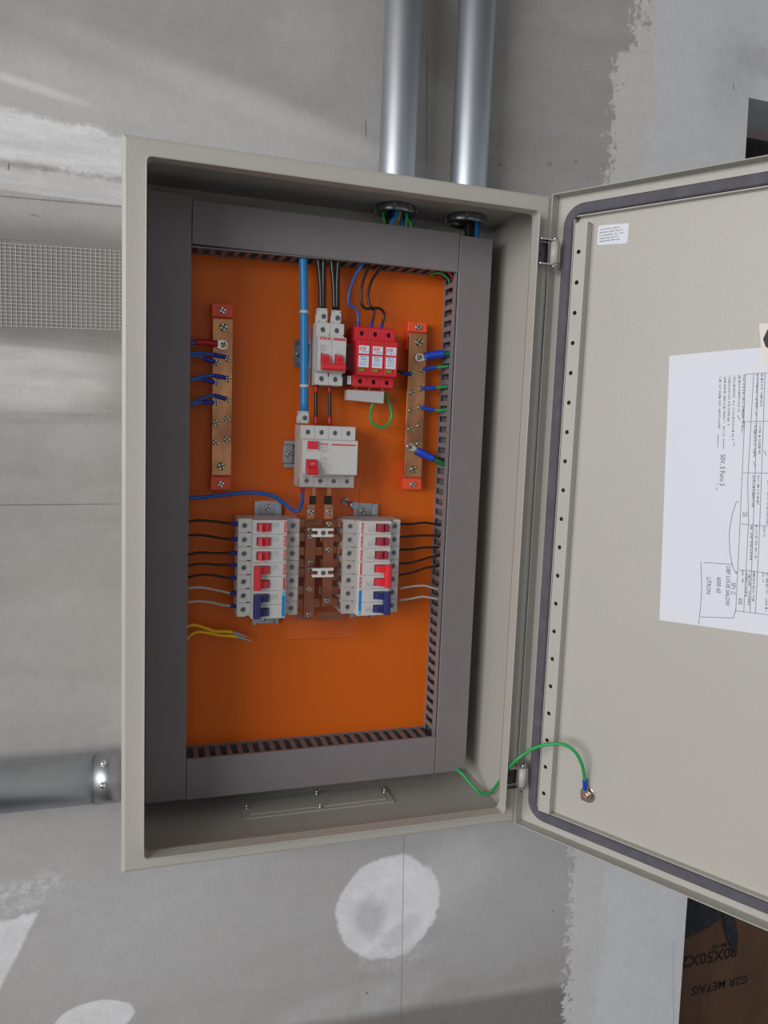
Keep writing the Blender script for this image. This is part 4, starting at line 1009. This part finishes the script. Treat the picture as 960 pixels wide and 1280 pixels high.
# wires dropping out of the locknuts into the top duct
zt = H + .12
bundle = [(-.017, .0, 'green_wire', 'green'), (-.010, -.004, 'brown_wire', 'dark brown'), (-.0045, .0, 'blue_wire', 'blue'), (-.001, -.009, 'blue_cable', 'light blue'), (.004, -.004, 'yellow_wire', 'yellow'), (.0085, .002, 'blue_cable', 'bright blue'), (.0125, -.006, 'green_wire', 'light green'), (.016, .004, 'white_wire', 'white')]
for i, (ox, oy, m, nm) in enumerate(bundle):
    x, y, r = NUT[0]; k = random.Random(i).uniform(-.004, .004) + (.004 if i in (6,) else 0) - (.004 if i in (2, 3, 4) else 0)
    wire('%s wire dropping from the left upright conduit into the top duct' % nm, [Vector((x + ox*.8, y + oy, zt)), Vector((x + ox, y + oy, H - .005)), Vector((x + ox + k, y + oy - .001, H - .022)), Vector((x + ox + k*1.6, min(y + oy, .128), .752))], .0023 if m != 'blue_cable' else .0028, m, (), 'wires under the left conduit')
x, y, r = NUT[1]
wire('thick black cable dropping from the right upright conduit', [Vector((x + .002, y - .004, zt)), Vector((x + .002, y - .006, H - .01)), Vector((x + .003, y - .010, .75))], .0062, 'black', (), 'cables under the right conduit', 'cable', 'cable', 12)
wire('thick blue cable dropping from the right upright conduit', [Vector((x + .0125, y - .002, zt)), Vector((x + .0128, y - .004, H - .01)), Vector((x + .0133, y - .009, .75))], .0048, 'blue_cable', (), 'cables under the right conduit', 'cable', 'cable', 12)
# conduit from the left
cy, cz, r = .125, .0590, .0300
t = thing('conduit', 'galvanised steel conduit running in from the left to the enclosure', 'conduit', (-.3, cy, cz - r))
MX = Matrix.Translation((0, cy, cz)) @ Matrix.Rotation(PI/2, 4, 'Y') 
b = MB(); b.cyl((-3.8, cy, cz), (-.03, cy, cz), r, 40); obj('pipe', b, M['galvanised'], t)
b = MB(); b.cyl((-.0345, cy, cz), (-.0003, cy, cz), r + .0012, 40); cp = obj('coupling', b, M['coupling_steel'], t)
for ang in (.55, 1.42):
    d = Vector((0, -math.sin(ang), math.cos(ang))); p = Vector((-.0235, cy, cz)) + d * (r + .0008)
    b = MB(); b.lathe([(0, .0042), (.0022, .0038), (.0040, .002), (.0044, 0), (0, 0)], Matrix.Translation(p) @ d.to_track_quat('Z', 'Y').to_matrix().to_4x4(), 14); obj('screw', b, M['chrome'], cp)

# ------------------------------------------------------------------ storage room beyond the opening
def cbox(label, x0, x1, y0, y1, z0, z1, rot, txt=()):
    c = Vector(((x0+x1)/2, (y0+y1)/2, z0))
    t = thing('cardboard_box', label, 'box', c, None, True, (0, 0, rot))
    hx, hy, h = (x1-x0)/2, (y1-y0)/2, z1 - z0
    b = MB(); b.box(-hx, hx, -hy, hy, 0, h - .003, .003); put('carton', meshof(b, M['cardboard']), t)
    b = MB(); b.box(-hx, -.002, -hy, hy, h - .003, h, .0008); b.box(.002, hx, -hy, hy, h - .003, h - .0002, .0008); put('flap', meshof(b, M['cardboard']), t)
    for s_, px, pz, size, m in txt:
        tm = text(s_, size, .025); put('lettering', meshof(tm, M[m]), t, (px, -hy - .0006, pz), (0, PI, 0))
    return t
YBX = .62
bp = at(925, 1185, YBX); up = at(935, 1160, YBX)
x1 = at(1120, 1200, YBX).x; x0 = at(800, 1200, YBX).x
zt = at(880, 1128, YBX).z + .03
s80 = at(921, 1196, YBX); g2r = at(934, 1229, YBX); sm = at(915, 1182, YBX)
hx = (x1 - x0)/2; xc = (x0 + x1)/2; zb = FLOOR
cbox('upside-down printed brown carton seen through the opening under the door', x0, x1, YBX, YBX + .4, zb, zt, 0,
     [('80X50X20', s80.x - xc, s80.z - zb + .031, .044, 'box_print'), ('G2R METAIS', g2r.x - xc, g2r.z - zb + .024, .033, 'box_print'), ('LUM-HS', sm.x - xc, sm.z - zb + .013, .018, 'box_print')])
t = thing('wrapped_stack', 'tall stack wrapped in black film standing in the storage room', 'stack', (2.35, 1.5, FLOOR))
b = MB(); b.box(1.45, 3.05, 1.25, 1.85, FLOOR, at(950, 171, 1.25).z, .02); obj('film_wrap', b, M['black_film'], t)
b = MB(); b.box(1.42, 3.08, 1.22, 1.87, FLOOR, FLOOR + .12); obj('pallet', b, M['cardboard'], t)
# dark film and strap over the printed carton
t = thing('stretch_wrap', 'dark plastic wrap and strap hanging over the printed carton', 'plastic wrap', ((x0+x1)/2, YBX - .002, zt))
def pz(u, v, Y=YBX - .004): p = at(u, v, Y); return (p.x, p.z)
b = MB(); b.prism([pz(840, 1115), pz(925, 1130), pz(905, 1145), pz(887, 1158), pz(868, 1168), pz(845, 1178)], YBX - .006, YBX - .002, None, .0008); obj('film', b, M['stretch_film'], t)
b = MB(); b.prism([pz(902, 1140), pz(917, 1146), pz(921, 1172), pz(918, 1190), pz(911, 1180), pz(906, 1165)], YBX - .009, YBX - .0062, None, .0008); obj('strap', b, M['stretch_film'], t)
